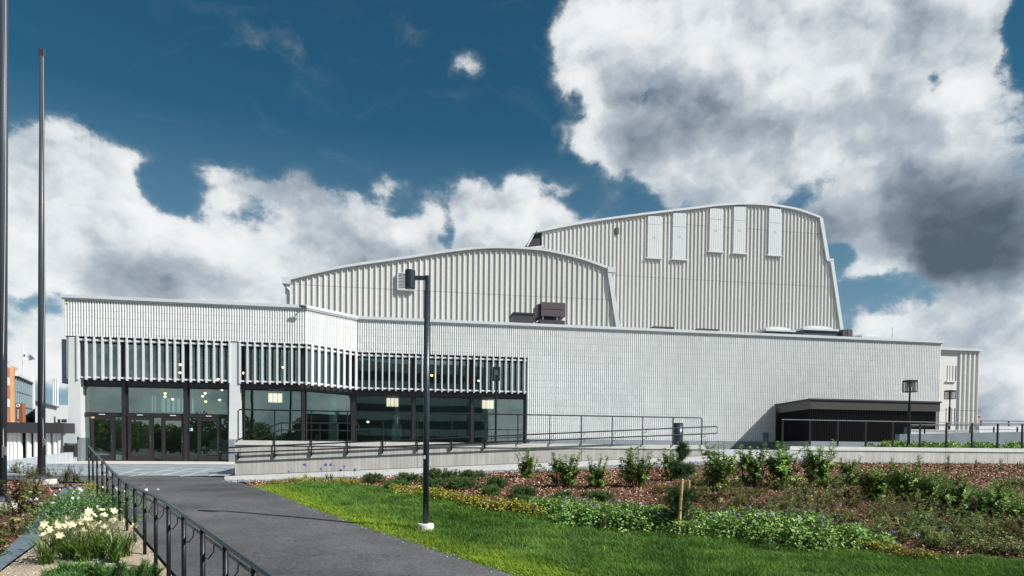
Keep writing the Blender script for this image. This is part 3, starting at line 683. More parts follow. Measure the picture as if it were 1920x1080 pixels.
dd = [door(170.5, 214), door(240, 286), door(304, 346), door(371, 413)]
gaps = [(M1[0], dd[0][0]), (dd[0][1], M1[1]-.09), (dd[1][1], dd[2][0]), (M1[2]+.09, dd[3][0]), (dd[3][1], M1[3])]
for a, c in gaps:
    if c-a > .16: win((a, .46), (c, .46), .845, 2.93, .035)
m = MB(); m.sbox(M1[0]-.05, M1[3]+.05, .3, .9, .80, .842); m.build('threshold', 'dark_frame', BL)
a, z = FS(355, 808, .40); c, z2 = FS(361.5, 802.5, .40); mid = (a+c)/2
nt = MB(); nt.sbox(mid-.01, c, .395, .405, z, z2); nt.mi = 1; nt.sbox(a, mid-.012, .395, .405, z-.02, z2); nt.build('notice', ['white_paint', 'notice_blue'], BL)
a, z = FS(121.5, 568.5, -.06); c, z2 = FS(126.5, 565.5, -.06); m = MB(); m.sbox(a+.04, c, -.03, .0, z+.02, z2-.02); m.build('yellow_tag', 'yellow_tag', BL)
a, z = FS(173.5, 785, -.6); th = thing('entrance_post', T(a, -.6, .81), 'thin brown post with a copper coloured cap in front of the left entrance door', 'post')
m = MB(); m.tube([T(a, -.6, .81), T(a, -.6, z)], .032, 10); m.build('post', 'dark_frame', th); m = MB(); m.tube([T(a, -.6, z), T(a, -.6, z+.03), T(a, -.6, z+.09)], [.045, .08, .075], 12); m.build('cap', 'copper', th)
# lobby seen through the glass
LP = ((-3.3, .66), (6.85, .66), (9.12, 2.9), (18.48, 2.9), (18.48, 10), (-3.3, 10))
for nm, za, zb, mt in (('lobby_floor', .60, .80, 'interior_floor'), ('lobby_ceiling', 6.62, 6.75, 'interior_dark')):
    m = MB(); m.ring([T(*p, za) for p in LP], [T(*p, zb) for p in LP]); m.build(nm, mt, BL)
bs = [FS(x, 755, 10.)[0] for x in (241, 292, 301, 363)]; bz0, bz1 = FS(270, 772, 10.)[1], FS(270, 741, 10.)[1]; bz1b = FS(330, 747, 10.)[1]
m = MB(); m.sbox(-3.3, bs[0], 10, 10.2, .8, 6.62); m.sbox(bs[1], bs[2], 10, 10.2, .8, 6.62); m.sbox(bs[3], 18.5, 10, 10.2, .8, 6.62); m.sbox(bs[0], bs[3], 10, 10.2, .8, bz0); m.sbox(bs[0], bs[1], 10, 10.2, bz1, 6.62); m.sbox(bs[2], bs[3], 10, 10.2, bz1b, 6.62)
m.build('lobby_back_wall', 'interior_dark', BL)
for a, c, zt in ((bs[0], bs[1], bz1), (bs[2], bs[3], bz1b)):
    n = 6; m = MB()
    for i in range(1, n+1):
        u = a+(c-a)*i/(n+.6); m.sbox(u-.03, u+.03, 10.02, 10.16, bz0, zt)
    w = m.build('lobby_window', 'dark_frame', BL)
    m = MB(); m.quad(T(a, 10.1, bz0), T(c, 10.1, bz0), T(c, 10.1, zt), T(a, 10.1, zt)); m.build('pane', 'glass', w)
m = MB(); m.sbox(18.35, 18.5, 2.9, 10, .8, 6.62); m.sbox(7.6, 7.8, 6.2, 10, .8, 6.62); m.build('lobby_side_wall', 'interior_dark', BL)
for xx, tt in ((625, 3.3), (744, 4.4)):
    q = FS(xx, 800, tt)[0]; m = MB(); m.tube([T(q, tt, .8), T(q, tt, 6.6)], .19, 16); c = m.build('lobby_column', 'interior_pale', BL, True)
    m = MB(); L = 16
    for j in range(L):
        a = 2*math.pi*j/L; m.tube([T(q+.235*math.cos(a), tt+.235*math.sin(a), .8), T(q+.235*math.cos(a), tt+.235*math.sin(a), 2.85)], .035, 6)
    m.build('fluted_sleeve', 'interior_pale', c)
m = MB(); m.sbox(1.2, 3.2, 6, 6.8, .8, 1.9); m.sbox(10.5, 14.5, 7, 7.8, .8, 1.95); m.build('lobby_counter', 'interior_pale', BL)
m = MB(); m.sbox(-3.25, -3.0, 1.2, 9.8, .8, 6.4); m.build('lobby_panel', 'interior_pale', BL)

# humped volumes
def spline(P, n=90):
    P = np.array(P, float); out = []
    for i in range(len(P)-1):
        p0, p1, p2, p3 = P[max(i-1, 0)], P[i], P[i+1], P[min(i+2, len(P)-1)]
        for u in np.linspace(0, 1, 10, endpoint=False):
            out.append(.5*((2*p1)+(-p0+p2)*u+(2*p0-5*p1+4*p2-p3)*u*u+(-p0+3*p1-3*p2+p3)*u**3))
    out.append(P[-1]); return np.array(out)
def ribbed(s0, s1, t, zb, prof, pitch, rw, rd, skip=()):
    m = MB(); n = int((s1-s0)/pitch); Q = []
    for i in range(n+1):
        a = s0+i*pitch; sk = any(x0-.02 < a+pitch*.5 < x1+.02 for x0, x1 in skip)
        Q += [(a, 0), (a+pitch-rw-.035, 0)]
        Q += [(a+pitch-rw, -rd), (a+pitch-.03, -rd)]
    Q = [(min(q[0], s1), q[1]) for q in Q if q[0] <= s1+pitch]
    k = len(Q); V = [T(s, t+d, zb) for s, d in Q]+[T(s, t+d, prof(s)) for s, d in Q]
    m.add(V, [(i, i+1, k+i+1, k+i) for i in range(k-1)]); return m
def curve_band(m, C, t0, t1, up, dn):
    C = np.array(C); d = np.gradient(C, axis=0); nn = np.c_[-d[:, 1], d[:, 0]]; nn /= np.linalg.norm(nn, axis=1)[:, None]
    A = C+nn*up; Bq = C-nn*dn; n = len(C); V = []
    for i in range(n): V += [T(Bq[i, 0], t0, Bq[i, 1]), T(A[i, 0], t0, A[i, 1]), T(A[i, 0], t1, A[i, 1]), T(Bq[i, 0], t1, Bq[i, 1])]
    F = [(0, 1, 2, 3), tuple(4*(n-1)+j for j in (3, 2, 1, 0))]
    for i in range(n-1):
        for j in range(4): a = 4*i; F.append((a+j, a+(j+1) % 4, a+4+(j+1) % 4, a+4+j))
    m.add(V, F)
TA, TB_ = 12., 24.
def tr(L, t): return [FS(x, y, t) for x, y in L]
A_top = spline(tr([(541, 525.5), (640, 503), (755, 486), (850, 472), (905, 466.5), (950, 466), (990, 468), (1030, 472.5), (1090, 487), (1140, 505)], TA))
A_edge = np.array(tr([(1140, 505), (1161, 640)], TA))
cA_s = np.r_[A_top[:, 0], A_edge[1:, 0]]; cA_z = np.r_[A_top[:, 1], A_edge[1:, 1]]
profA = lambda s: float(np.interp(s, cA_s, cA_z))
sA0 = FS(545, 540, TA)[0]; sA1 = A_edge[-1, 0]
AU = ribbed(sA0, sA1, TA, 8.1, profA, .365, .075, .09).build('auditorium_wall', 'precast', BL)
m = MB(); curve_band(m, A_top, TA-.22, 40, .12, .04); m.build('auditorium_roof', 'coping_metal', BL)
m = MB(); curve_band(m, A_edge, TA-.22, 40, .16, .14); m.build('auditorium_edge', 'coping_metal', BL)
m = MB(); q = A_top[-1]; m.sbox(q[0]-.1, q[0]+.5, TA-.26, TA+3, q[1]-.25, q[1]+.12); q = A_top[0]; m.sbox(q[0]-.35, q[0]+.15, TA-.26, TA+10, q[1]-.28, q[1]+.12); m.build('gutter', 'coping_metal', BL)
q = A_top[0]; m = MB(); m.tube([T(q[0]-.1, TA-.1, q[1]-.25), T(q[0]-.08, TA-.1, q[1]-.5), T(q[0]+.12, TA-.1, q[1]-.7), T(q[0]+.12, TA-.1, 8.2)], .07, 8); m.sbox(sA0-.35, sA0+.02, TA-.02, 40, 8.1, q[1]-.1); m.build('downpipe', 'coping_metal', BL)
# louvre
l0, l1 = FS(745, 525, TA-.3), FS(777, 525, TA-.3); z0, z1 = FS(760, 544, TA-.3)[1], FS(760, 511, TA-.3)[1]
m = MB(); m.sbox(l0[0], l1[0], TA-.28, TA, z0, z0+.10); m.sbox(l0[0], l1[0], TA-.28, TA, z1-.07, z1); m.sbox(l0[0], l0[0]+.07, TA-.28, TA, z0+.1, z1-.07); m.sbox(l1[0]-.07, l1[0], TA-.28, TA, z0+.1, z1-.07)
n = 10
for i in range(n):
    z = z0+.12+(z1-z0-.2)*i/n; m.hexa([T(l0[0]+.07, TA-.27, z), T(l1[0]-.07, TA-.27, z), T(l1[0]-.07, TA-.16, z+.06), T(l0[0]+.07, TA-.16, z+.06)], [T(l0[0]+.07, TA-.27, z+.02), T(l1[0]-.07, TA-.27, z+.02), T(l1[0]-.07, TA-.16, z+.08), T(l0[0]+.07, TA-.16, z+.08)])
m.build('louvre_vent', 'white_paint', BL)
# fly tower
B_top = spline(tr([(1006, 436), (1100, 418), (1200, 404), (1300, 392), (1345, 386.5), (1390, 384), (1430, 385), (1470, 390), (1500, 396.5), (1537, 410)], TB_))
B_edge = np.array(tr([(1537, 410), (1550, 488), (1557, 489), (1579, 640)], TB_)); B_edge[2, 0] = max(B_edge[2, 0], B_edge[1, 0]+.05)
cB_s = np.r_[B_top[:, 0], B_edge[1:, 0]]; cB_z = np.r_[B_top[:, 1], B_edge[1:, 1]]
profB = lambda s: float(np.interp(s, cB_s, cB_z))
sB0 = FS(1016, 450, TB_)[0]; sB1 = B_edge[-1, 0]
ribbed(sB0, sB1, TB_, 8.1, profB, .365, .075, .10).build('fly_tower_wall', 'precast', BL)
m = MB(); curve_band(m, B_top, TB_-.25, 40, .13, .05); m.build('fly_tower_roof', 'coping_metal', BL)
m = MB(); curve_band(m, np.array([B_edge[0], B_edge[1]]), TB_-.25, 40, .16, .16); curve_band(m, np.array([B_edge[2], B_edge[3]]), TB_-.25, 40, .16, .16); m.sbox(B_edge[1][0]-.1, B_edge[2][0]+.2, TB_-.25, 40, B_edge[1][1]-.12, B_edge[1][1]+.1); m.build('fly_tower_edge', 'coping_metal', BL)
m = MB(); q0, q1, q2 = FS(1001, 437, TB_), FS(988, 462, TB_), FS(1016, 462, TB_); q3 = FS(1016, 437, TB_)
m.ring([T(q[0], TB_+.1, q[1]) for q in (q0, q1, q2, q3)], [T(q[0], 40, q[1]) for q in (q0, q1, q2, q3)]); m.build('fly_tower_eave', 'dark_roof', BL)
m = MB(); q0, q1 = FS(1002, 436, TB_-.2), FS(989, 460, TB_-.2); m.tube([T(q0[0], TB_, q0[1]), T(q1[0], TB_, q1[1])], .10, 6); q2 = FS(1020, 461, TB_-.2); q3 = FS(985, 465, TB_-.2); m.hexa([T(q3[0], TB_-.2, q3[1]-.12), T(q2[0], TB_-.2, q2[1]-.12), T(q2[0], 40, q2[1]-.12), T(q3[0], 40, q3[1]-.12)], [T(q3[0], TB_-.2, q3[1]+.05), T(q2[0], TB_-.2, q2[1]+.05), T(q2[0], 40, q2[1]+.05), T(q3[0], 40, q3[1]+.05)]); m.build('eave_trim', 'coping_metal', BL)
for xa, xb, yt, yb, yj in ((1215, 1240, 403, 484, 420), (1262, 1287, 398, 486.5, 424), (1331, 1355, 390, 472, 410), (1376, 1399, 386, 475, 412.5), (1442, 1465, 389, 479, 417)):
    a, c = FS(xa, 440, TB_-.2)[0], FS(xb, 440, TB_-.2)[0]; zb = FS(xa, yb, TB_-.2)[1]; zj = FS(xa, yj, TB_-.2)[1]; zt = min(profB(a), profB(c))-.14
    m = MB(); n = 6; w = (c-a)/n
    for i in range(n):
        m.sbox(a+i*w+.012, a+(i+1)*w-.012, TB_-.14, TB_-.02, zb+.1, zj-.03); m.sbox(a+i*w+.012, a+(i+1)*w-.012, TB_-.14, TB_-.02, zj+.03, zt)
    p = m.build('shutter_panel', 'white_paint', BL)
    m = MB(); m.sbox(a-.12, c+.12, TB_-.24, TB_, zb-.02, zb+.09); m.build('sill', 'coping_metal', p)
    m = MB(); m.sbox(a, c, TB_-.12, TB_-.01, zb+.1, zt-.02); m.sbox((a+c)/2-.12, (a+c)/2-.03, TB_-.155, TB_-.13, (zb+zt)/2-.1, (zb+zt)/2+.12); m.sbox((a+c)/2+.06, (a+c)/2+.15, TB_-.155, TB_-.13, (zb+zt)/2-.1, (zb+zt)/2+.12); m.build('hatch_plate', 'coping_metal', p)
a, z = FS(1157, 432.5, TB_-.15); m = MB(); m.sbox(a-.16, a+.16, TB_-.17, TB_, z-.25, z+.25); m.build('vent_opening', 'unit_dark', BL)
# right rear wing
w0, w1 = 44.0, FS(1833, 700, 8.)[0]; zt = FS(1800, 658, 8)[1]; wm = FS(1793, 700, 8.)[0]
m = ribbed(wm, w1, 8., .6, lambda s: zt, .37, .15, .11); m.build('wing_wall', 'precast_cream', BL)
so_ = [FS(x, 700, 8.)[0] for x in (1771.5, 1775, 1777, 1780, 1781.5, 1785.5, 1787.5, 1791, 1793)]
m = MB(); zw = [.6, FS(1782, 797, 8.)[1], FS(1782, 765, 8.)[1], FS(1782, 714, 8.)[1], FS(1782, 686, 8.)[1], zt]
m.sbox(w0, wm, 8.0, 8.2, zw[2], zw[3]); m.sbox(w0, wm, 8.0, 8.2, zw[4], zw[5]); m.sbox(w0, wm, 8.0, 8.2, zw[0], zw[1])
for za, zb in ((zw[1], zw[2]), (zw[3], zw[4])):
    for i in range(0, 8, 2): m.sbox(so_[i], so_[i+1], 8.0, 8.2, za, zb)
    m.sbox(w0, so_[0], 8., 8.2, za, zb)
m.sbox(FS(1773, 715, 8)[0], FS(1791, 715, 8)[0], 7.9, 8., zw[3]-.1, zw[3]-.02)
m.build('wing_panel', 'precast_cream', BL)
m = MB(); m.sbox(w0, w1, 8.3, 30, .5, zt-.05); m.build('wing_core', 'interior_dark', BL)
m = MB(); m.sbox(w0, w1+.12, 7.75, 30, zt, zt+.16); m.build('wing_coping', 'coping_metal', BL)
# roof lights
def skylight(x0, x1, y0, y1, t):
    a, zb = FS(x0, y1, t); c, zt = FS(x1, y0, t); mx = (a+c)/2; W = (c-a)
    zz = zt-.30
    m = MB(); m.sbox(a+.18, c-.05, t, t+2.2, 8.2, zz-.12); k = m.build('skylight', 'pole_paint', BL)
    m = MB(); m.sbox(a+.08, c+.05, t-.12, t+2.3, zz-.12, zz); m.build('skylight_frame', 'coping_metal', k)
    m = MB(); n = 10
    V = []
    for j in range(n+1):
        for i in range(n+1):
            u, v = i/n, j/n; V.append(T(a+.14+(W-.2)*u, t-.05+2.25*v, zz+.30*(1-(2*u-1)**2)**.5*(1-(2*v-1)**4)**.5))
    m.add(V, [(j*(n+1)+i, j*(n+1)+i+1, (j+1)*(n+1)+i+1, (j+1)*(n+1)+i) for j in range(n) for i in range(n)]); m.build('dome', 'skylight_plastic', k, True)
skylight(1432, 1489, 611, 622, 6.5); skylight(1502, 1570, 609.5, 627, 6.5); skylight(1612, 1660, 624, 632, 9.)
for k, (x0, x1, y0) in enumerate(((1225, 1263, 611.5), (1309, 1346, 615.5))):
    a, z = FS(x0, y0, 9.); c, _ = FS(x1, y0, 9.); m = MB(); m.sbox(a, c, 9, 10, 8.2, z); m.build('roof_hatch', 'unit_dark', BL)
a, z = FS(1577, 618, 6.5); c, _ = FS(1595, 618, 6.5)
def roof_unit(label, parts, loc):
    th = thing('rooftop_unit', loc, label, 'ventilation unit')
    for nm, mt, boxes in parts:
        m = MB()
        for q in boxes: m.sbox(*q)
        m.build(nm, mt, th)
roof_unit('small square brown box on the roof edge right of the fly tower', [('casing', 'unit_purple', [(a+.35, c, 6.3, 7, 8.2, z)]), ('side_panel', 'unit_dark', [(a, a+.34, 6.32, 7, 8.2, z-.02)])], T(a, 6.5, 8.2))
t = 5.; a, z = FS(962, 585, t); c, _ = FS(1002, 585, t)
roof_unit('low dark grey ventilation box on the roof, left of the purple one', [('casing', 'unit_dark', [(a+.05, c-.04, t+.05, t+1.5, 8.2, z-.10)]), ('lid', 'unit_dark', [(a, c, t, t+1.55, z-.095, z)])], T(a, t, 8.2))
a, z = FS(1015, 566, t); c, _ = FS(1060, 566, t); z2 = FS(1035, 593, t)[1]; z3 = FS(1035, 600, t)[1]; zm = FS(1035, 580, t)[1]
roof_unit('purple brown two tier ventilation unit standing on legs on the roof', [('casing', 'unit_purple', [(a, c, t, t+1.6, zm+.015, z), (a, c, t, t+1.6, z2, zm-.015), (a+.02, c-.02, t+.02, t+1.5, zm-.02, zm+.02)]), ('end_panel', 'unit_dark', [(a-.16, a-.01, t+.15, t+1.6, z2-.1, z-.1)]), ('base', 'unit_dark', [(a-.05, c, t+.05, t+1.6, 8.2, z3), (a+.3, c-.6, t+.3, t+1.3, z3, z2)]), ('leg', 'steel_bright', [(a+.1, a+.15, t+.05, t+.12, z3, z2), (c-.5, c-.45, t+.05, t+.12, z3, z2)])], T(a, t, 8.2))
th = thing('security_camera', T(7.05, -.2, 8.3), 'small white security camera at the corner of the roof coping', 'camera')
m = MB(); m.tube([T(6.95, -.12, 8.36), T(6.98, -.32, 8.34)], .03, 8); m.build('mount', 'white_paint', th); m = MB(); m.tube([T(6.80, -.36, 8.33), T(7.12, -.36, 8.28)], .06, 10); m.build('housing', 'pole_paint', th)
th = thing('antenna', T(40, 8, 8.2), 'thin aerial rod standing on the roof near the right end', 'antenna')
a, z = FS(1673, 614, 8.); m = MB(); m.tube([T(a, 8, 8.2), T(a, 8, z)], .012, 6); o = m.build('rod', 'pole_paint', th)
m = MB(); m.sbox(a-.05, a+.05, 7.95, 8.05, 8.2, 8.28); m.build('base', 'pole_paint', th)

# dark slatted pavilion against the wall
PV = thing('slatted_pavilion', T(36, 0, 1.65), 'low dark brown slatted box standing against the right part of the tiled wall', 'pavilion')
fl, fr_, bl, br = (32.43, -2.5), (40.07, -2.5), (33.32, 2.2), (40.07, 2.2)
ctr = np.mean([fl, fr_, bl, br], axis=0)
def inset(p, e): p = np.array(p); v = ctr-p; return p+np.sign(v)*e
m = MB(); Pq = [fl, fr_, br, bl]; m.ring([T(*p, 3.78) for p in Pq], [T(*p, 4.24) for p in Pq])
def fascia_mat():
    mm, t, out = newmat('fascia_brown'); P = coord(t, True); X, Y, Z = t.sep(P); fr = t.m('FRACT', t.m('DIVIDE', t.m('ADD', X, Y), .085)); n = t.noise(P, 2., 4).outputs[0]
    c = t.mix(n, (.022, .020, .017), (.043, .038, .032)); c = t.mix(t.m('LESS_THAN', fr, .22), c, (.03, .026, .022)); principled(t, out, c, .55)
simple('slat_black', (.010, .009, .0095), .7, .1, spec=.15); simple('core_black', (.004, .004, .004), .9, .1, spec=.1)
fascia_mat()
m.build('fascia', 'fascia_brown', PV)
m = MB(); m.ring([T(*inset(p, -.06), 4.245) for p in Pq], [T(*inset(p, -.06), 4.32) for p in Pq]); m.build('roof_edge', 'dark_roof', PV)
m = MB(); Pi = [inset(p, .14) for p in Pq]; m.ring([T(*p, 1.65) for p in Pi], [T(*p, 3.78) for p in Pi]); m.build('core', 'core_black', PV)
m = MB(); Pi = [inset(p, .02) for p in Pq]; m.ring([T(*p, 1.65) for p in Pi], [T(*p, 2.12) for p in Pi]); m.build('plinth', 'granite', PV)
m = MB()
for A, Bq in ((fl, fr_), (bl, fl)):
    A = np.array(A); Bq = np.array(Bq); L = np.linalg.norm(Bq-A); d = (Bq-A)/L; n = int(L/.095); nv = np.array([d[1], -d[0]])
    for i in range(n):
        q = A+d*(i+.5)*L/n; e0 = q-d*.010; e1 = q+d*.010; m.hexa([T(*p, 2.13) for p in (e0-nv*.01, e1-nv*.01, e1-nv*.035, e0-nv*.035)], [T(*p, 3.775) for p in (e0-nv*.01, e1-nv*.01, e1-nv*.035, e0-nv*.035)])
m.build('slats', 'slat_black', PV)

# ------------------------------------------------------------------ lamps, poles, rails
def street_lamp():
    P = at_ground(798, 995); g = ground(P[0], P[1]); Y = P[1]
    th = thing('street_lamp', (P[0], P[1], g), 'dark lamp post with one drum head, standing on a concrete foot in the grass', 'street lamp')
    top = atY(800.3, 517, Y)[2]; x, y = P[0], P[1]
    zc = atY(800, 548, Y)[2]; sc = Y/FPX
    m = MB(); m.tube([(x, y, g+.1), (x+.003, y, zc)], 5.6*sc, 14); m.build('pole', 'lamp_paint', th, True)
    m = MB(); m.tube([(x+.003, y, zc-.02), (x+.005, y, top)], 4.3*sc, 14); m.tube([(x+.003, y, zc-.01), (x+.003, y, zc+.015)], 5.9*sc, 14); m.build('pole_top', 'lamp_paint', th)
    h = atY(769, 524, Y); hx = h[0]; z0, z1 = atY(770, 541, Y)[2], atY(770, 506.5, Y)[2]
    m = MB(); m.tube([(hx, y, z0), (hx, y, z1-.012), (hx, y, z1)], [9.6*sc, 9.8*sc, 9.2*sc], 20); hd = m.build('lamp_head', 'lamp_paint', th, False)
    m = MB(); m.tube([(hx, y, z0-.008), (hx, y, z0+.01)], 4*sc, 14); m.build('lens', 'steel_bright', hd)
    za, zb = atY(786, 525, Y)[2], atY(786, 517.5, Y)[2]
    m = MB(); m.box(hx+8*sc, x, y-.022, y+.022, za, zb); m.build('arm', 'lamp_paint', th)
    m = MB(); n = 20; w = 15.5*sc
    bt = [(x+w*math.cos(a)*(1-.22*abs(math.sin(2*a))*0), y+w*math.sin(a), g-.15) for a in np.linspace(0, 2*math.pi, n, False)]
    z2 = atY(798, 981.5, Y)[2]
    m.ring(bt, [(p[0], p[1], z2-.02) for p in bt]); m.ring([(p[0], p[1], z2-.019) for p in bt], [(x+(p[0]-x)*.93, y+(p[1]-y)*.93, z2) for p in bt]); m.build('foot', 'block_concrete', th)
    z3 = atY(798, 857, Y)[2]; m = MB(); m.box(x-4*sc, x-.2*sc, y-5.75*sc, y-5.0*sc, z3-.03, z3+.03); m.build('sticker', 'white_paint', th)
street_lamp()
def flagpole(bx, by, topx, topy, r0, r1, label, block=True):
    P = at_ground(bx, by); g = float(ground(P[0], P[1])); Y = P[1]; sc = Y/FPX; x, y = P[0], P[1]
    th = thing('flagpole', (x, y, g), label, 'flagpole')
    tp = atY(topx, topy, Y); z0 = g+.25
    m = MB(); m.tube([(x, y, z0), (x+(tp[0]-x)*.5, y, (z0+tp[2])/2), (tp[0], y, tp[2])], [r0*sc, (r0*.65+r1*.35)*sc, r1*sc], 16); m.build('pole', 'pole_paint', th, True)
    m = MB(); w = 20*sc; m.hexa([(x-w, y-w*.8, g-.2), (x+w*.95, y-w*.8, g-.2), (x+w*.95, y+w*.8, g-.2), (x-w, y+w*.8, g-.2)], [(x-w*.98, y-w*.78, g+.17), (x+w*.93, y-w*.78, g+.17), (x+w*.93, y+w*.78, g+.17), (x-w*.98, y+w*.78, g+.17)]); m.build('foot', 'block_concrete', th)
    m = MB(); m.tube([(x, y, g+.171), (x, y, g+.20), (x, y, g+.28)], [r0*1.9*sc, r0*1.7*sc, r0*1.05*sc], 14); m.build('flange', 'pole_paint', th, True)
    m = MB(); m.box(tp[0]-5*sc, tp[0]+4.5*sc, y-.05, y+.05, tp[2]-.02, tp[2]+10*sc); m.box(tp[0]-4*sc, tp[0]-1*sc, y-.03, y+.03, tp[2]+10*sc, tp[2]+14*sc); m.box(tp[0]+2*sc, tp[0]+4.5*sc, y-.03, y+.03, tp[2]+10*sc, tp[2]+12*sc); m.build('pulley_head', 'pole_paint', th)
    m = MB(); rx = r0*1.9*sc; L = [(tp[0]+4*sc, y-.03, tp[2]+.05)]
    for k in range(1, 12):
        u = k/12; L.append((tp[0]+(x-tp[0])*u+(4+5*math.sin(u*3.1))*sc*.9, y-.05, tp[2]+(z0+.9-tp[2])*u))
    L.append((x+r0*sc, y-.05, z0+.9)); m.tube(L, .006, 5); m.build('rope', 'rope', th)
    m = MB(); m.box(x+r0*.7*sc, x+r0*1.5*sc, y-.06, y-.02, z0+.85, z0+1.02); m.tube([(x+r0*sc, y-.08, z0+.8), (x+r0*sc, y-.08, z0+1.05)], .012, 6); m.build('cleat', 'steel_bright', th)
flagpole(78, 910, 78.5, 104, 6.6, 3.6, 'grey flagpole with a pulley head, its whole length in view on a pale concrete foot')
flagpole(4, 957, 9, -260, 7.6, 5.8, 'grey flagpole at the left border whose top runs out of the picture')

def path_railing():
    th = thing('path_railing', posts[8], 'black steel railing running down the left side of the asphalt path', 'railing')
    tops = [atY(px[0], px[1], p[1]) for px, p in zip(PT, posts)]
    ext = [np.array(posts[-1][:2])+rail_dir*k for k in (1.0, 2.0, 3.0)]
    m = MB(); L = [t for t in tops]; dz = (tops[-1][2]-tops[-3][2])/np.linalg.norm((tops[-1]-tops[-3])[:2])
    for k, e in enumerate(ext): L.append(np.array([e[0], e[1], tops[-1][2]+dz*(k+1)]))
    # smooth the measured heights a little
    Z = np.array([q[2] for q in L]); Zs = Z.copy(); Zs[1:-1] = .25*Z[:-2]+.5*Z[1:-1]+.25*Z[2:]
    L = [np.array([q[0], q[1], z]) for q, z in zip(L, Zs)]
    L0 = L[0]-np.array([*(rail_dir*.12), 0]); L0[2] = L[0][2]+.005
    m.tube([L0]+L, .0225, 12); m.build('handrail', 'rail_gloss', th, True)
    m = MB(); off = np.array([perp[0], perp[1], 0])*.085
    L2 = [q+off-np.array([0, 0, .13 if i > 2 else .11]) for i, q in enumerate(L)]
    m.tube([L2[0]]+L2[1:], .019, 12); m.build('lower_handrail', 'rail_gloss', th, True)
    allp = [np.array(p[:2]) for p in posts]+ext
    for i, p in enumerate(allp):
        g = float(ground(p[0], p[1])); m = MB(); m.tube([(p[0], p[1], g-.12), (p[0], p[1], L[i][2])], .0235, 10); o = m.build('post', 'black_steel', th, True)
        m = MB(); q = np.array([p[0], p[1], L[i][2]-.27]); e = L2[i]; rd = np.array([rail_dir[0], rail_dir[1], 0])
        m.tube([q, q+off*.5+rd*.02-np.array([0, 0, .02]), e+rd*.05-np.array([0, 0, .09]), e+rd*.06], .006, 6); m.build('bracket', 'black_steel', o)
path_railing()

def bollard_lamp(px0, px1, y0, y1, t, label, mat):
    a, z1 = FS(px0, y0, t); c, z0 = FS(px1, y1, t); cx = (a+c)/2; r = (c-a)/2; zb = 1.65
    th = thing('bollard', T(cx, t, zb), label, 'bollard')
    m = MB(); m.tube([T(cx, t, zb), T(cx, t, z1-.05)], r, 18); m.build('shaft', mat, th, True)
    m = MB(); m.tube([T(cx, t, z1-.045), T(cx, t, z1)], r*1.02, 18); m.build('cap', 'lamp_paint', th)
bollard_lamp(1263.5, 1279.5, 793, 834, -5.5, 'dark blue grey round bollard standing behind the right end of the ramp guardrail', 'lamp_paint')
bollard_lamp(1430, 1440, 811, 840, -1.2, 'slim dark bollard standing beside the slatted brown pavilion', 'lamp_paint')

def lantern(px, y0, y1, wpx, yb, t, label, zb=1.65):
    s, z1 = FS(px, y0, t); _, z0 = FS(px, y1, t); w = (FS(px+wpx/2, y0, t)[0]-s)*.66
    th = thing('lantern_post', T(s, t, zb), label, 'street lamp')
    f = lambda x, y, z: T(s+x, t+y, z); hh = z1-z0
    m = MB(); m.tube([T(s, t, zb), T(s, t, z0-.45)], w*.16+.028, 10); m.tube([T(s, t, z0-.46), T(s, t, z0+hh*.4)], w*.09+.018, 10); m.build('pole', 'black_steel', th)
    m = MB(); m.box(-w, w, -w, w, z1-hh*.16, z1, f); m.box(-w, w, -w, w, z0, z0+hh*.06, f)
    n = 6
    for i in range(n):
        u = -w+.02+(2*w-.04)*i/(n-1)
        e = .0055 if 0 < i < n-1 else .02
        for v in (-w+.01, w-.01):
            m.box(u-e, u+e, v-.01, v+.01, z0+hh*.06, z1-hh*.16, f); m.box(v-.01, v+.01, u-e, u+e, z0+hh*.06, z1-hh*.16, f)
    m.build('lantern_cage', 'black_steel', th)
    m = MB(); m.tube([T(s, t, z0+hh*.42), T(s, t, z0+hh*.82)], w*.42, 10); m.build('lamp_glass', 'white_paint', th)
lantern(930.5, 688.5, 714, 19, 826, -3.0, 'slim lantern post on the terrace in front of the glazed lobby')
lantern(1706.5, 713, 735.5, 24, 836, -7.4, 'tall black lantern post behind the right railing, in front of the pavilion')
lantern(1781.5, 732, 748.5, 18, 812, -.5, 'shorter black lantern post by the pale ribbed wing at the far right')

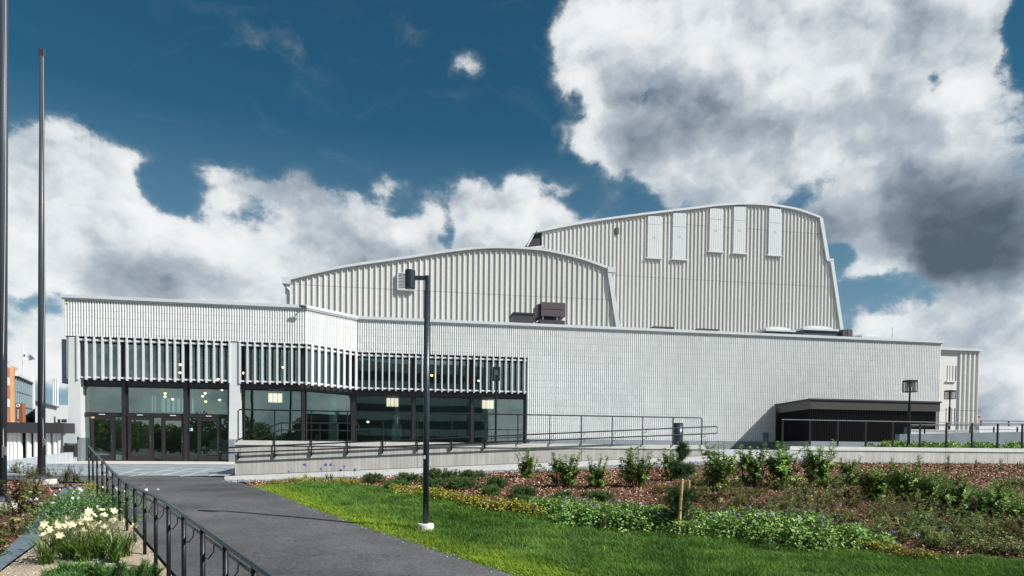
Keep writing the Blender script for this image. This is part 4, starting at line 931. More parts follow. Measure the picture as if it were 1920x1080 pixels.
# ------------------------------------------------------------------ right side terrace
def right_rail():
    th = thing('guardrail', T(34, -8.84, 1.82), 'dark railing with a bright flat top bar on the right retaining wall', 'railing')
    px = [1467, 1518.5, 1570.5, 1623, 1673.5, 1724.5, 1774, 1822, 1870, 1916, 1962, 2010]; S = [FS(x, 830, -8.84)[0] for x in px]
    m = MB(); m.sbox(S[0]-.03, S[-1]+3, -8.87, -8.81, 2.90, 2.925); m.build('top_bar', 'steel_bright', th)
    for s in S:
        m = MB(); m.sbox(s-.028, s+.028, -8.87, -8.81, 1.66 if s < 27.2 else 1.823, 2.898); m.build('post', 'black_steel', th)
right_rail()
def upper_ramp():
    th = thing('ramp_wall', T(34, -4.5, 1.65), 'blue grey concrete wall of the upper ramp behind the green hedge strip at the right', 'wall')
    simple('ramp_concrete', (.155, .185, .21), .8, .16, 1.6, fine=30.); t = -5.; a, z = FS(1687, 814, t); c, z2 = FS(1990, 808, t)
    m = MB(); m.hexa([T(a, t, 1.6), T(c, t, 1.6), T(c, t+.3, 1.6), T(a, t+.3, 1.6)], [T(a, t, z), T(c, t, z2), T(c, t+.3, z2), T(a, t+.3, z)]); m.build('wall_body', 'ramp_concrete', th)
    th = thing('ramp_railing', T(36, -4.8, z), 'dark double rail standing on the blue grey upper ramp wall', 'railing')
    m = MB(); q0, q1 = FS(1707, 796.5, t)[1], FS(1985, 793, t)[1]; a2 = FS(1707, 800, t)[0]; m.tube([T(a2, t+.1, q0), T(c, t+.1, q1)], .022, 8); m.build('handrail', 'black_steel', th)
    m = MB(); m.tube([T(a2, t+.1, q0-.22), T(c, t+.1, q1-.22)], .018, 8) if False else m.tube([T(a2+.2, t+.18, q0-.06), T(c, t+.18, q1-.06)], .018, 8); m.build('lower_handrail', 'black_steel', th)
    for x in (1737, 1777, 1822, 1867, 1911, 1955):
        s = FS(x, 800, t)[0]; m = MB(); m.sbox(s-.025, s+.025, t+.08, t+.13, z-.02, q0-.01); m.build('post', 'black_steel', th)
    th = thing('equipment_box', T(a, t-.4, 1.65), 'dark blue grey box at the left end of the upper ramp wall', 'box')
    a0, zt = FS(1691, 801, t+.6); c0, _ = FS(1704, 801, t+.6); m = MB(); m.sbox(a0, c0, t+.45, t+.95, 1.65, zt-.03); m.build('body', 'lamp_paint', th); m = MB(); m.sbox(a0-.02, c0+.02, t+.43, t+.97, zt-.028, zt); m.build('lid', 'lamp_paint', th)
    def parapet(x0, x1, yt, yb, t, n, label):
        a, zt = FS(x0, yt, t); c, zb = FS(x1, yb, t); th = thing('parapet', T(a, t, 1.65), label, 'parapet')
        zb -= .6; hh = zt-zb; m = MB(); m.sbox(a, c, t, t+.25, zt-.16, zt); m.sbox(a, c, t, t+.25, zb, zb+.75); m.build('rail_slab', 'render_white', th)
        m = MB(); w = (c-a)/n
        for i in range(n): m.sbox(a+i*w, a+i*w+w*.68, t+.02, t+.23, zb+.75, zt-.16)
        m.build('balusters', 'render_white', th)
    parapet(1700, 1834, 804.5, 812.5, -3.6, 20, 'low white slotted parapet in front of the ribbed wing')
    parapet(1836, 1990, 798.5, 813, -3.4, 22, 'taller white slotted parapet running out of the picture at the right')
    t = 3.; th = thing('upper_railing', T(46, t, 1.65), 'thin dark railing against the sky right of the ribbed wing', 'railing')
    a, z = FS(1838, 788.8, t); c, z2 = FS(1990, 790.5, t); m = MB(); m.tube([T(a, t, z), T(c, t, z2)], .03, 8); m.build('handrail', 'black_steel', th)
    for x in (1839, 1891, 1943, 1985):
        s = FS(x, 800, t)[0]; m = MB(); m.sbox(s-.04, s+.04, t-.02, t+.02, 1.65, z); m.build('post', 'black_steel', th)
    P0 = atY(1834.5, 800, 90.); x0, x1 = atY(1831, 790, 90.)[0], atY(1838, 790, 90.)[0]; zt = atY(1834, 777.5, 90.)[2]
    th = thing('chimney', (P0[0], 90, 0), 'distant pinkish brick chimney with a small mast, right of the ribbed wing', 'chimney')
    m = MB(); m.box(x0, x1, 90, 91, 0, zt-.2); m.build('shaft', 'pink_stone', th); m = MB(); m.box(x0-.1, x1+.1, 89.9, 91.1, zt-.199, zt); m.build('cap', 'pink_stone', th)
    zz = atY(1834, 766.5, 90.)[2]; m = MB()
    for u in (.15, .5, .85): m.box(x0+(x1-x0)*u-.03, x0+(x1-x0)*u+.03, 90.4, 90.46, zt, zz)
    for z in (zz, (zz+zt)/2+.1): m.box(x0, x1+.35, 90.4, 90.46, z-.05, z)
    m.build('mast', 'pole_paint', th)
upper_ramp()

# ------------------------------------------------------------------ left side: annex, wall, distant buildings
def left_side():
    th = thing('planter_wall', T(-3.4, -3, .5), 'pale blue grey concrete wall with a sloping top, left of the entrance', 'wall')
    q = [(141.5, 847.5, 31.2), (10, 866, 25.6)]
    A, Bq = [atY(*p) for p in q]; zA, zB = A[2], Bq[2]
    m = MB(); off = D*-.28; g = .2
    m.hexa([(*A[:2], g), (*Bq[:2], g), (*(Bq+off)[:2], g), (*(A+off)[:2], g)], [(*A[:2], zA), (*Bq[:2], zB), (*(Bq+off)[:2], zB), (*(A+off)[:2], zA)]); m.build('wall_body', 'blue_concrete', th)
    e = Bq+(Bq-A)*.02; m = MB(); C3 = Bq-np.array([3., .3, 0]); m.hexa([(*Bq[:2], g), (*C3[:2], g), (*(C3+N*.25)[:2], g), (*(Bq+N*.25)[:2], g)], [(*Bq[:2], zB-.06), (*C3[:2], zB-.06), (*(C3+N*.25)[:2], zB-.06), (*(Bq+N*.25)[:2], zB-.06)]); m.build('end_wall', 'blue_concrete', th)
    t = -.6; th = thing('annex', T(-5.5, t, .5), 'low annex with white round columns under a dark flat roof, left of the entrance', 'building')
    zt = FS(120, 793, t)[1]; zb = FS(120, 812.5, t)[1]; a = FS(-40, 800, t)[0]; c = FS(119.5, 800, t)[0]
    m = MB(); m.ring([T(*p, zb) for p in ((a, t), (c, t), (c+.25, t+.75), (c+.25, t+3), (a, t+3))], [T(*p, zt) for p in ((a, t), (c, t), (c+.25, t+.75), (c+.25, t+3), (a, t+3))]); m.build('roof', 'dark_roof', th)
    for x in (8, 15.5, 22, 29, 37, 54, 68, 78, 91.5, 104, 112.5):
        s = FS(x, 830, t+.35)[0]; m = MB(); m.tube([T(s, t+.35, .3), T(s, t+.35, zb)], .112, 20); m.build('column', 'render_white', th)
    m = MB(); m.sbox(a, c+.2, t+1.0, t+1.3, .3, zb); m.build('rear_panel', 'unit_dark', th)
    m = MB(); s0, z1 = FS(118, 833, t+.12); s1, z0 = FS(141, 856, t+.12); m.sbox(s0, s1, t+.15, t+.3, .3, z0-.03); m.sbox(s0, s1, t+.15, t+.3, z1+.05, zb); m.sbox(s0, s0+.02, t+.14, t+.3, z0-.03, z1+.05); m.build('side_wall', 'blue_concrete', th)
    m = MB(); n = 6
    for i in range(n): zz = z0+(z1-z0)*i/n; m.hexa([T(s0+.03, t+.10, zz), T(s1, t+.10, zz), T(s1, t+.2, zz+.06), T(s0+.03, t+.2, zz+.06)], [T(s0+.03, t+.10, zz+.03), T(s1, t+.10, zz+.03), T(s1, t+.2, zz+.09), T(s0+.03, t+.2, zz+.09)])
    m.sbox(s0+.03, s1, t+.24, t+.28, z0, z1); m.build('louvre', 'unit_dark', th)
    s = FS(46, 840, t+.5)[0]; z = FS(46, 847, t+.5)[1]; th = thing('round_vent', T(s, t+.6, z), 'round black tyre shaped ring between the white annex columns', 'vent')
    m = MB(); L = [T(s+.17*math.cos(u), t+.62, z+.17*math.sin(u)) for u in np.linspace(0, 2*math.pi, 15)]; m.tube(L, .05, 8, False); m.build('ring', 'sign_black', th)
    def bld(name, x0, x1, yt0, yt1, Y0, Y1, mat, label, depth=12., parts=()):
        A = atY(x0, yt0, Y0); Bq = atY(x1, yt1, Y1); zt = (A[2]+Bq[2])/2; th = thing(name, (*((A+Bq)/2)[:2], 0), label, 'building')
        dv = np.array([A[0]/A[1]*depth, depth, 0]); f = lambda P, z: (P[0], P[1], z)
        m = MB(); m.hexa([f(A, -.5), f(Bq, -.5), f(Bq+dv, -.5), f(A+dv, -.5)], [f(A, A[2]), f(Bq, Bq[2]), f(Bq+dv, Bq[2]), f(A+dv, A[2])]); m.build('walls', mat, th)
        return th, A, Bq
    def face(m, A, Bq, u0, u1, v0, v1, e=.05, zb=0.):
        d = Bq-A; n = np.array([d[1], -d[0], 0]); n /= np.linalg.norm(n)
        def f(u, v, o): p = A+d*u+n*o; zt = A[2]+(Bq[2]-A[2])*u; return (p[0], p[1], zb+(zt-zb)*v)
        m.hexa([f(u0, v0, 0), f(u1, v0, 0), f(u1, v1, 0), f(u0, v1, 0)], [f(u0, v0, e), f(u1, v0, e), f(u1, v1, e), f(u0, v1, e)]); return f
    th, A, Bq = bld('brick_building', -60, 22, 672, 690.5, 62, 74, 'brick_red', 'distant red brick building with pale bands at the left border')
    m = MB()
    for v in (.30, .56, .80): face(m, A, Bq, .80, .93, v, v+.09)
    m.build('window', 'render_white', th); m = MB(); face(m, A, Bq, .955, 1., 0, 1.02, .25); m.build('corner_pier', 'orange_trim', th)
    th2, A2, B2 = bld('orange_pier_building', 22.3, 28.3, 689.5, 691, 74, 75, 'orange_trim', 'narrow orange pier between the red brick building and the glass one')
    m = MB(); face(m, A2, B2, -.05, 1.05, .985, 1.01, .2); m.build('cap', 'orange_trim', th2)
    th, A, Bq = bld('glass_building', 28.6, 58.5, 702.5, 715.5, 75, 96, 'sky_glass', 'distant office building with a blue glass front behind the annex')
    m = MB(); face(m, A, Bq, 0, 1, .2, .995, .02); m.build('glass_front', 'sky_glass', th)
    for v in (.55, .70): pass
    m = MB()
    for i in range(9): face(m, A, Bq, i/8-.008, i/8+.008, .1, .985, .10)
    for v in (.30, .48, .62, .80): face(m, A, Bq, 0, 1, v, v+.012, .11)
    m.build('mullions', 'wall_blue_grey', th); m = MB(); face(m, A, Bq, -.02, 1.02, .985, 1.01, .3); m.build('parapet', 'render_white', th)
    th, A, Bq = bld('white_pier_building', 58.7, 65.5, 706, 707, 96, 97, 'render_white', 'narrow white stair tower at the right end of the blue glass building', 4.)
    m = MB(); face(m, A, Bq, .3, .45, .2, .9, .05); m.build('slot_window', 'wall_blue_grey', th)
    th, A, Bq = bld('white_hall', 65.8, 106.5, 752.5, 763, 84, 110, 'render_white', 'long white hall with a sloping roof edge behind the taller flagpole')
    m = MB(); face(m, A, Bq, -.01, 1.01, .985, 1.005, .3); m.build('roof_edge', 'pole_paint', th)
    m = MB(); face(m, A, Bq, .82, .90, .48, .78); m.build('window', 'unit_dark', th)
    m = MB(); face(m, A, Bq, .62, .80, .05, .42); m.build('side_door', 'wall_blue_grey', th)
    th, A, Bq = bld('white_warehouse', 100, 150, 759.5, 760, 140, 141, 'render_white', 'white warehouse with two dark window strips left of the theatre corner')
    m = MB(); face(m, A, Bq, .16, .27, .62, .69); face(m, A, Bq, .31, .50, .62, .69); m.build('window', 'unit_dark', th)
    m = MB(); face(m, A, Bq, .40, .55, .12, .28); m.build('loading_bay', 'pole_paint', th)
    # signs
    Y = 60.; x0, x1 = atY(29.5, 780, Y)[0], atY(42.2, 780, Y)[0]; z0, z1 = atY(36, 816, Y)[2], atY(36, 756, Y)[2]
    th = thing('vertical_sign', ((x0+x1)/2, Y, 0), 'tall brown sign with small white vertical lettering and a white roundel', 'sign')
    m = MB(); m.box(x0, x1, Y, Y+.4, z0-1.5, z1); m.build('board', 'sign_brown', th)
    m = MB(); cx = x0+(x1-x0)*.38; r = (x1-x0)*.20
    L = [(cx+r*math.cos(u), Y-.03, z1-.22+r*math.sin(u)) for u in np.linspace(0, 2*math.pi, 15)]; m.tube(L, .05, 6, False); m.build('roundel', 'render_white', th)
    m = MB(); rr = random.Random(3); z = z1-.55
    while z > z0+.55:
        h = rr.uniform(.05, .09)
        if not (z1-1.35 > z > z1-1.5): m.box(cx-.10, cx+rr.uniform(.02, .10), Y-.04, Y-.01, z-h, z)
        z -= h+.035
    m.build('lettering', 'render_white', th)
    m = MB(); m.tube([(cx, Y-.1, z0-.2), (cx, Y-.1, z0+.32)], .14, 10); m.build('lamp', 'green_marker', th)
    Y = 70.; x0, x1 = atY(102, 800, Y)[0], atY(110, 800, Y)[0]; z0, z1 = atY(106, 818, Y)[2], atY(106, 792, Y)[2]
    th = thing('dark_sign', ((x0+x1)/2, Y, 0), 'narrow dark sign with large white vertical letters behind the annex roof', 'sign')
    m = MB(); m.box(x0, x1, Y, Y+.3, z0-1.5, z1); m.build('board', 'sign_black', th)
    text('TOO', 'lettering', ((x0+x1)/2+.13, Y-.03, z0-.03), .44, 'render_white', th, rot=(math.pi/2, -math.pi/2, 0))
    Y = 150.
    def mastpole(name, px, yt, yb, r, label, cat):
        z1, z0 = atY(px, yt, Y)[2], 0; x = atY(px, yt, Y)[0]; th = thing(name, (x, Y, 0), label, cat); m = MB(); m.tube([(x, Y, 0), (x, Y, z1)], r, 8); m.build('shaft', 'render_white', th); m = MB(); m.tube([(x, Y, z1), (x, Y, z1+.3)], r*1.2, 8); m.build('tip', 'render_white', th); return x, z1, th
    for px, yt, lb in ((99.7, 713, 'leftmost of three thin white masts rising behind the white hall'), (103.5, 712, 'middle one of three thin white masts rising behind the white hall'), (107.8, 713, 'rightmost of three thin white masts rising behind the white hall')):
        mastpole('white_mast', px, yt, 800, .16, lb, 'mast')
    Y = 110.; x, z1, th = mastpole('flagpole', 42.6, 656.5, 720, .09, 'distant thin white flagpole on the glass building, flying a pale flag', 'flagpole')
    # flag
    th = thing('flag', (x, Y, z1), 'small pale flag with a purple emblem and dark letters, waving on the distant pole', 'flag')
    sc = Y/FPX; n = 12; m = MB(); V = []; F = []
    for i in range(n+1):
        u = i/n; xx = x+.1+25*sc*u; up = z1-(2+13.5*u)*sc; dn = z1-(18.5-.8*u)*sc; yy = Y+.35*math.sin(u*5)
        V += [(xx, yy, dn), (xx, yy, up)]
    m.add(V, [(2*i, 2*i+2, 2*i+3, 2*i+1) for i in range(n)]); fo = m.build('cloth', 'flag_white', th)
    m = MB()
    m.hexa(*[[(x+.1+a*sc, Y+yo, z1-bb*sc) for a, bb in ((2.2, 9.5), (7, 7.6), (6.2, 12.5), (4.6, 14.5))] for yo in (-.42, -.40)]); m.build('emblem', 'flag_purple', fo)
    text('Tek', 'lettering', (x+.1+8.6*sc, Y-.5, z1-14.2*sc), 6.2*sc, 'flag_purple', fo, align='LEFT')
def text(s, name, loc, size, mat, parent, rot=(math.pi/2, 0, 0), align='LEFT'):
    cu = bpy.data.curves.new(name, 'FONT'); cu.body = s; cu.size = size; cu.extrude = .01; cu.align_x = align
    to = bpy.data.objects.new(name+'_tmp', cu); COL.objects.link(to); bpy.context.view_layer.update()
    me = bpy.data.meshes.new_from_object(to.evaluated_get(bpy.context.evaluated_depsgraph_get())); bpy.data.objects.remove(to)
    me.materials.clear(); me.materials.append(MATS[mat]); o = bpy.data.objects.new(name, me); COL.objects.link(o); o.parent = parent
    o.location = tuple(np.array(loc)-base_of(parent)); o.rotation_euler = rot; return o
left_side()

# ------------------------------------------------------------------ lamps inside the lobby
def pendant(px, py, t, k, label):
    s, z = FS(px, py, t); th = thing('pendant_lamp', T(s, t, z), label, 'lamp', 'small glowing pendants in the lobby')
    m = MB(); m.tube([T(s, t, z+.04), T(s, t, z+.10)], [.16*k, .05*k], 12); m.build('shade', 'gold_flower', th)
    m = MB(); m.ball(T(s, t, z), .055*k, .8); m.build('bulb', 'lamp_glow', th)
    m = MB(); m.tube([T(s, t, z+.09), T(s, t, 6.62)], .006, 5); m.build('cord', 'sign_black', th)
PL = [(308.5, 721.5), (309.8, 738), (309.3, 744), (323.7, 748.5), (416, 731), (384.5, 737.5), (380, 743), (412, 750), (385.8, 753), (424.5, 722.5), (338, 684), (337.5, 699), (409, 711), (457, 699.5), (531, 689), (809.5, 704), (810, 704.5), (897.5, 714), (690, 791)]
tt = [5, 6, 8, 8.5, 5, 6, 7, 8, 8.5, 4, 3, 4, 5, 3.5, 4, 5, 6.5, 5, 6]
for i, ((x, y), t) in enumerate(zip(PL, tt)):
    if i == 16: continue
    where = 'above the right hand doors' if x > 370 and x < 430 else 'above the middle doors' if x < 370 else 'behind the fins right of the white column' if x < 600 else 'behind the long glazed front'
    pendant(x, y, t, 1.25, 'small warm glowing pendant lamp inside the lobby '+where)
for x0, x1, y0, y1, lb in ((502, 530, 736.5, 755.5, 'rectangular three part glowing lamp behind the glass, right of the white column'), (724, 748, 745.5, 763, 'rectangular three part glowing lamp behind the glass, left of the lamp post'), (903.5, 926.5, 749.5, 767, 'rectangular three part glowing lamp behind the glass, by the lantern post')):
    t = 3.4; a, z1 = FS(x0, y0, t); c, z0 = FS(x1, y1, t); th = thing('panel_lamp', T((a+c)/2, t, z0), lb, 'lamp'); w = (c-a)
    m = MB()
    for i in range(3): m.sbox(a+w*(.06+.315*i), a+w*(.06+.315*i+.24), t-.06, t+.06, z0+.03, z1-.03)
    m.build('light_strip', 'panel_glow', th)
    m = MB(); m.sbox(a, c, t+.065, t+.085, z0, z1); m.build('back_plate', 'interior_pale', th); m = MB(); m.tube([T(a+w*.3, t, z1), T(a+w*.3, t, 6.6)], .008, 5); m.tube([T(a+w*.7, t, z1), T(a+w*.7, t, 6.6)], .008, 5); m.build('wire', 'pole_paint', th)

# ------------------------------------------------------------------ vegetation templates
def leaf_arrays(C, Dr, Nn, L, W, fold=.15):
    # diamond leaves: base, left, tip, right; each leaf is an island of two triangles
    C = np.asarray(C); Dr = Dr/np.linalg.norm(Dr, axis=1)[:, None]; S = np.cross(Dr, Nn); S /= np.linalg.norm(S, axis=1)[:, None]+1e-9; U = np.cross(S, Dr)
    L = np.broadcast_to(L, len(C))[:, None]; W = np.broadcast_to(W, len(C))[:, None]
    a = C; m = C+Dr*L*.48; b = m+S*W*.5+U*W*fold; c = C+Dr*L-U*L*.08; d = m-S*W*.5+U*W*fold
    V = np.stack([a, b, c, d], 1).reshape(-1, 3); k = np.arange(len(C))[:, None]*4
    F = np.concatenate([k+[0, 1, 2], k+[0, 2, 3]], 0); return V, F
def rnd_dir(n, up=0.): v = rng.normal(size=(n, 3)); v[:, 2] += up; return v/np.linalg.norm(v, axis=1)[:, None]
def make_plant(name, leaves, leaf_mat, stems, stem_mat, extra=None, leaf_name='foliage'):
    th = bpy.data.objects.new(name, None); COL.objects.link(th); th.empty_display_size = .1
    V, F = leaves; np_mesh(leaf_name, V, F, leaf_mat, 3, th)
    if stems:
        for grp in ([[q] for q in stems] if len(stems) <= 6 else [stems]):
            m = MB()
            for st in grp: m.tube(st[0], st[1], 5, False)
            m.build('stem', stem_mat, th, local=True)
    for e in (extra or []): np_mesh(e[0], e[1], e[2], e[3], 3, th)
    return th
def cat_leaves(L):
    V = []; F = []; k = 0
    for v, f in L: V.append(v); F.append(f+k); k += len(v)
    return np.concatenate(V), np.concatenate(F)
def stemmy(h, nst, spread, per, leafL, leafW, up=.4, lean=.35, side=True):
    stems = []; C = []; Dv = []; Nv = []
    for i in range(nst):
        a = rng.uniform(0, 6.283); r = spread*rng.uniform(.05, .35); ex = lean*rng.uniform(.2, 1.); hh = h*rng.uniform(.62, 1.)
        P0 = np.array([r*math.cos(a), r*math.sin(a), -.05]); P2 = np.array([math.cos(a)*spread*ex*2, math.sin(a)*spread*ex*2, hh]); P1 = (P0+P2)/2+np.array([math.cos(a), math.sin(a), 0])*-.03*h+rng.normal(size=3)*.03*h
        pts = [((1-u)**2)*P0+2*u*(1-u)*P1+u*u*P2 for u in np.linspace(0, 1, 7)]
        stems.append((pts, [.009*h, .008*h, .007*h, .006*h, .005*h, .004*h, .002*h]))
        br = [(pts, .15)]
        if side:
            for j in range(3):
                u = rng.uniform(.2, .7); q = pts[int(u*6)]; e = q+rnd_dir(1, .9)[0]*h*rng.uniform(.18, .34); br.append(([q, (q+e)/2+rng.normal(size=3)*.01, e], .1)); stems.append(([q, e], [.004*h, .002*h]))
        for pp, u0 in br:
            pp = np.array(pp); k = per if len(pp) > 3 else per//2
            for j in range(k):
                u = u0+(1-u0)*rng.random()**.8; x = u*(len(pp)-1); i0 = min(int(x), len(pp)-2); q = pp[i0]*(1-(x-i0))+pp[i0+1]*(x-i0); d = pp[i0+1]-pp[i0]; d /= np.linalg.norm(d)
                o = rnd_dir(1)[0]; o -= d*(o@d); o /= np.linalg.norm(o); C.append(q); Dv.append(d*up+o*(1-up*.4)); Nv.append(d*.8-o*.3+np.array([0, 0, .6]))
    C = np.array(C); n = len(C); return leaf_arrays(C, np.array(Dv), np.array(Nv), leafL*rng.uniform(.6, 1.15, n), leafW*rng.uniform(.7, 1.1, n)), stems
def dome(R, H, n, leafL, leafW, flat=.6, lumps=9, inner=.55):
    # leaves over a lumpy mound, several sub-mounds so that gaps and dark hollows stay open
    cs = np.c_[rng.normal(size=(lumps, 2))*R*.45, np.zeros(lumps)]; rr = R*rng.uniform(.35, .62, lumps); hh = H*rng.uniform(.55, 1., lumps)
    k = rng.integers(0, lumps, n); d = rnd_dir(n, .45); d[:, 2] = np.abs(d[:, 2]); rad = rng.uniform(inner, 1., n)**.5
    C = cs[k]+d*np.c_[rr[k], rr[k], hh[k]]*rad[:, None]; o = d*.7+rnd_dir(n)*.8; nn = d+np.array([0, 0, flat])+rnd_dir(n)*.4
    return leaf_arrays(C, o, nn, leafL*rng.uniform(.6, 1.2, n), leafW*rng.uniform(.7, 1.15, n), .1)
def needles(P, Dd, L, W): n = len(P); return leaf_arrays(P, Dd, rnd_dir(n), L*rng.uniform(.7, 1.1, n), W, 0.)
def pine_mound(R, H, shoots, per, nl=.07):
    out = []; cs = np.c_[rng.normal(size=(6, 2))*R*.36, np.zeros(6)]; st = []
    for i in range(shoots):
        k = rng.integers(6); d = rnd_dir(1, .9)[0]; d[2] = abs(d[2])*.8+.15; e = cs[k]+d*np.array([R*.62, R*.62, H*.9])*rng.uniform(.75, 1.05); b = e-(d+np.array([0, 0, .7]))*.11
        u = rng.random(per); P = b+(e-b)*u[:, None]; ax = (e-b)/np.linalg.norm(e-b); o = rnd_dir(per); D2 = ax*.9+o*.75
        out.append(needles(P, D2, nl, .010)); 
        if i % 3 == 0: st.append(([np.array([cs[k][0]*.3, cs[k][1]*.3, -.03]), (b+cs[k]*.3)/2, b], [.012, .009, .005]))
    return cat_leaves(out), st
def flowers(pts, r, npet, up=.2, nz=None):
    Ls = []
    for p in pts:
        ax = rnd_dir(1, .6)[0] if nz is None else nz(); a = np.cross(ax, [.3, .5, .8]); a /= np.linalg.norm(a); b = np.cross(ax, a)
        an = np.linspace(0, 6.283, npet, False)+rng.random(); o = np.cos(an)[:, None]*a+np.sin(an)[:, None]*b
        Ls.append(leaf_arrays(np.repeat(p[None], npet, 0), o+ax*up, np.repeat(ax[None], npet, 0), r*rng.uniform(.85, 1.1, npet), r*.62, .1))
    return cat_leaves(Ls)

def put(proto, first, loc, rz, sc, label, cat, group=None):
    o = proto if first else dup(proto)
    place(o, loc, rz, sc); tag(o, label, cat, group)
    return o
def gpos(x, y): P = at_ground(x, y); return np.array([P[0], P[1], float(ground(P[0], P[1]))+.01])
def px_h(P, npx): return npx*P[1]/FPX       # metres spanned by n photo pixels at that distance
used = {}
def inst(kind, protos, x, y, hpx, h0, label, cat, group=None, wsc=1., idx=None):
    P = gpos(x, y); sc = px_h(P, hpx)/h0; k = rng.integers(len(protos)) if idx is None else idx
    key = (kind, k); o = put(protos[k], key not in used, P, rng.uniform(0, 6.28), (sc*wsc, sc*wsc, sc), label, cat, group); used[key] = 1; return o

# tall glossy shrubs in a row below the kerb
laurels = []
for i in range(4):
    lv, st = stemmy(1., 16, .46, 58, .078, .044, .35, .44); laurels.append(make_plant('laurel_shrub', lv, 'laurel_leaf', st, 'stem'))
L_px = [(990, 897, 58, 'upright'), (1057, 915, 70, 'broad'), (1120, 917, 64, 'thin'), (1190, 915, 80, 'tall'), (1258, 903, 66, 'narrow'), (1345, 922, 94, 'tall'), (1405, 914, 84, 'upright'), (1468, 914, 86, 'broad'), (1530, 914, 88, 'tall'), (1590, 912, 56, 'round'), (1640, 940, 72, 'broad'), (1690, 940, 78, 'dense'), (1740, 945, 66, 'wide'), (1790, 970, 80, 'yellowish'), (1860, 975, 76, 'broad'), (1905, 990, 70, 'cut off')]
for i, (x, y, h, w) in enumerate(L_px):
    inst('laurel', laurels, x, y, h, 1., f'{w} glossy green shrub, {ORD[i]} from the left among the leafy shrubs', 'shrub', 'tall leafy shrubs in a row on the mulch slope', 1.05 if 'broad' not in w else 1.3)
# dwarf mountain pines
pines = [make_plant('dwarf_pine', *(lambda r: (r[0], 'pine_needle', r[1], 'stem'))(pine_mound(.46, .50, 150, 46, .085))) for i in range(3)]
D_px = [(701, 907, 20), (740, 919, 19), (760, 908, 21), (818, 906, 27), (815, 921, 24), (876, 901, 20), (868, 919, 26), (925, 915, 22), (918, 932, 22), (979, 935, 24), (975, 944, 16), (1057, 941, 20), (1120, 940, 20)]
for i, (x, y, h) in enumerate(D_px):
    inst('dpine', pines, x, y, h*1.15, .50, f'{ORD[i]} dwarf pine mound from the left on the mulch above the yellow edging plants', 'dwarf pine', 'low dark green pine mounds', 1.15)
# geranium band
gers = []
for i in range(4):
    lv = dome(.55, .40, 2000, .052, .048); pts = np.c_[rng.normal(size=(5, 2))*.3, rng.uniform(.38, .48, 5)]
    gers.append(make_plant('geranium_clump', lv, 'geranium_leaf', [([np.array([p[0]*.6, p[1]*.6, .1]), p], [.004, .003]) for p in pts], 'stem', [('flower', *flowers([p], .032, 5), 'violet_petal') for p in pts[:3]]))
G_px = [(1005, 960, 26), (1040, 968, 30), (1075, 974, 32), (1105, 982, 34), (1140, 988, 38), (1175, 994, 38), (1085, 962, 24), (1150, 972, 30), (1205, 985, 34), (1235, 998, 34), (1215, 970, 22), (1320, 985, 30), (1345, 1000, 34), (1380, 1008, 40), (1420, 1012, 42), (1385, 985, 30), (1460, 1014, 46), (1500, 1018, 46), (1535, 1022, 44), (1440, 990, 32), (1490, 992, 34), (1570, 1024, 36), (1530, 1000, 30), (1300, 1002, 24)]
for i, (x, y, h) in enumerate(G_px):
    side = 'left of the staked pine' if x < 1275 else 'right of the staked pine'
    inst('ger', gers, x, y, h*1.15, .40, f'bushy green geranium clump in the thick band along the lawn, {side}', 'perennial', 'geranium clumps '+side, 1.05)
# yellow edging plants
yel = []
for i in range(3):
    lv = dome(.30, .24, 620, .045, .036); yel.append(make_plant('yellow_perennial', lv, 'yellow_leaf', [], 'stem'))
Y_px = [(515, 909, 9), (540, 907, 10), (565, 905, 10), (590, 904, 9), (640, 907, 10), (662, 910, 10), (740, 921, 14), (770, 927, 15), (800, 930, 15), (832, 936, 17), (858, 943, 18), (882, 949, 19), (905, 951, 20), (932, 957, 20), (960, 958, 22), (985, 962, 20), (1010, 968, 18), (1050, 985 - 6, 16), (1280, 1000, 20), (1610, 1030, 16), (1645, 1035, 18), (1685, 1042, 18), (1725, 1048, 18), (1250, 992, 18)]
for i, (x, y, h) in enumerate(Y_px):
    wh = 'at the start of the lawn near the ramp' if x < 700 else 'along the lawn edge behind the lamp post' if x < 1100 else 'beside the staked pine' if x < 1400 else 'at the lower right end of the bed'
    inst('yel', yel, x, y, h*1.2, .24, f'small yellow green edging plant {wh}', 'perennial', 'yellow edging plants '+wh, 1.1)
# loose mixed shrubs over the right part of the bed
mix = []
for i in range(4):
    lv, st = stemmy(.6, 13, .36, 38, .048, .034, .3, .8); mix.append(make_plant('low_shrub', lv, ['shrub_leaf', 'rose_leaf', 'shrub_leaf', 'rose_leaf'][i], st, 'stem'))
mp = []
r3 = random.Random(11); tries = 0
while len(mp) < 92 and tries < 6000:
    tries += 1
    x = r3.uniform(1240, 1960); lo = 900+(x-1240)*.01; hi = 985+(x-1240)*.095; y = lo+(hi-lo)*r3.random()**.75
    if 1540 > x and y > 985: continue
    if x < 1560 and r3.random() < .68: continue
    if all(((x-a)/30)**2+((y-bb)/14)**2 > 1 for a, bb in mp): mp.append((x, y))
for x, y in mp:
    dens = 'on the open mulch' if x < 1560 else 'on the mulch in the right part of the bed'
    k = 0 if r3.random() < .35 else 2 if (x > 1640 and r3.random() < .55) else (1 if r3.random() < .5 else 3)
    inst('mix', mix, x, y, r3.uniform(26, 46)*(.7+(y-890)/300), .6, f'loose low leafy shrub {dens}', 'shrub', 'low shrubs '+dens, 1.35, k)
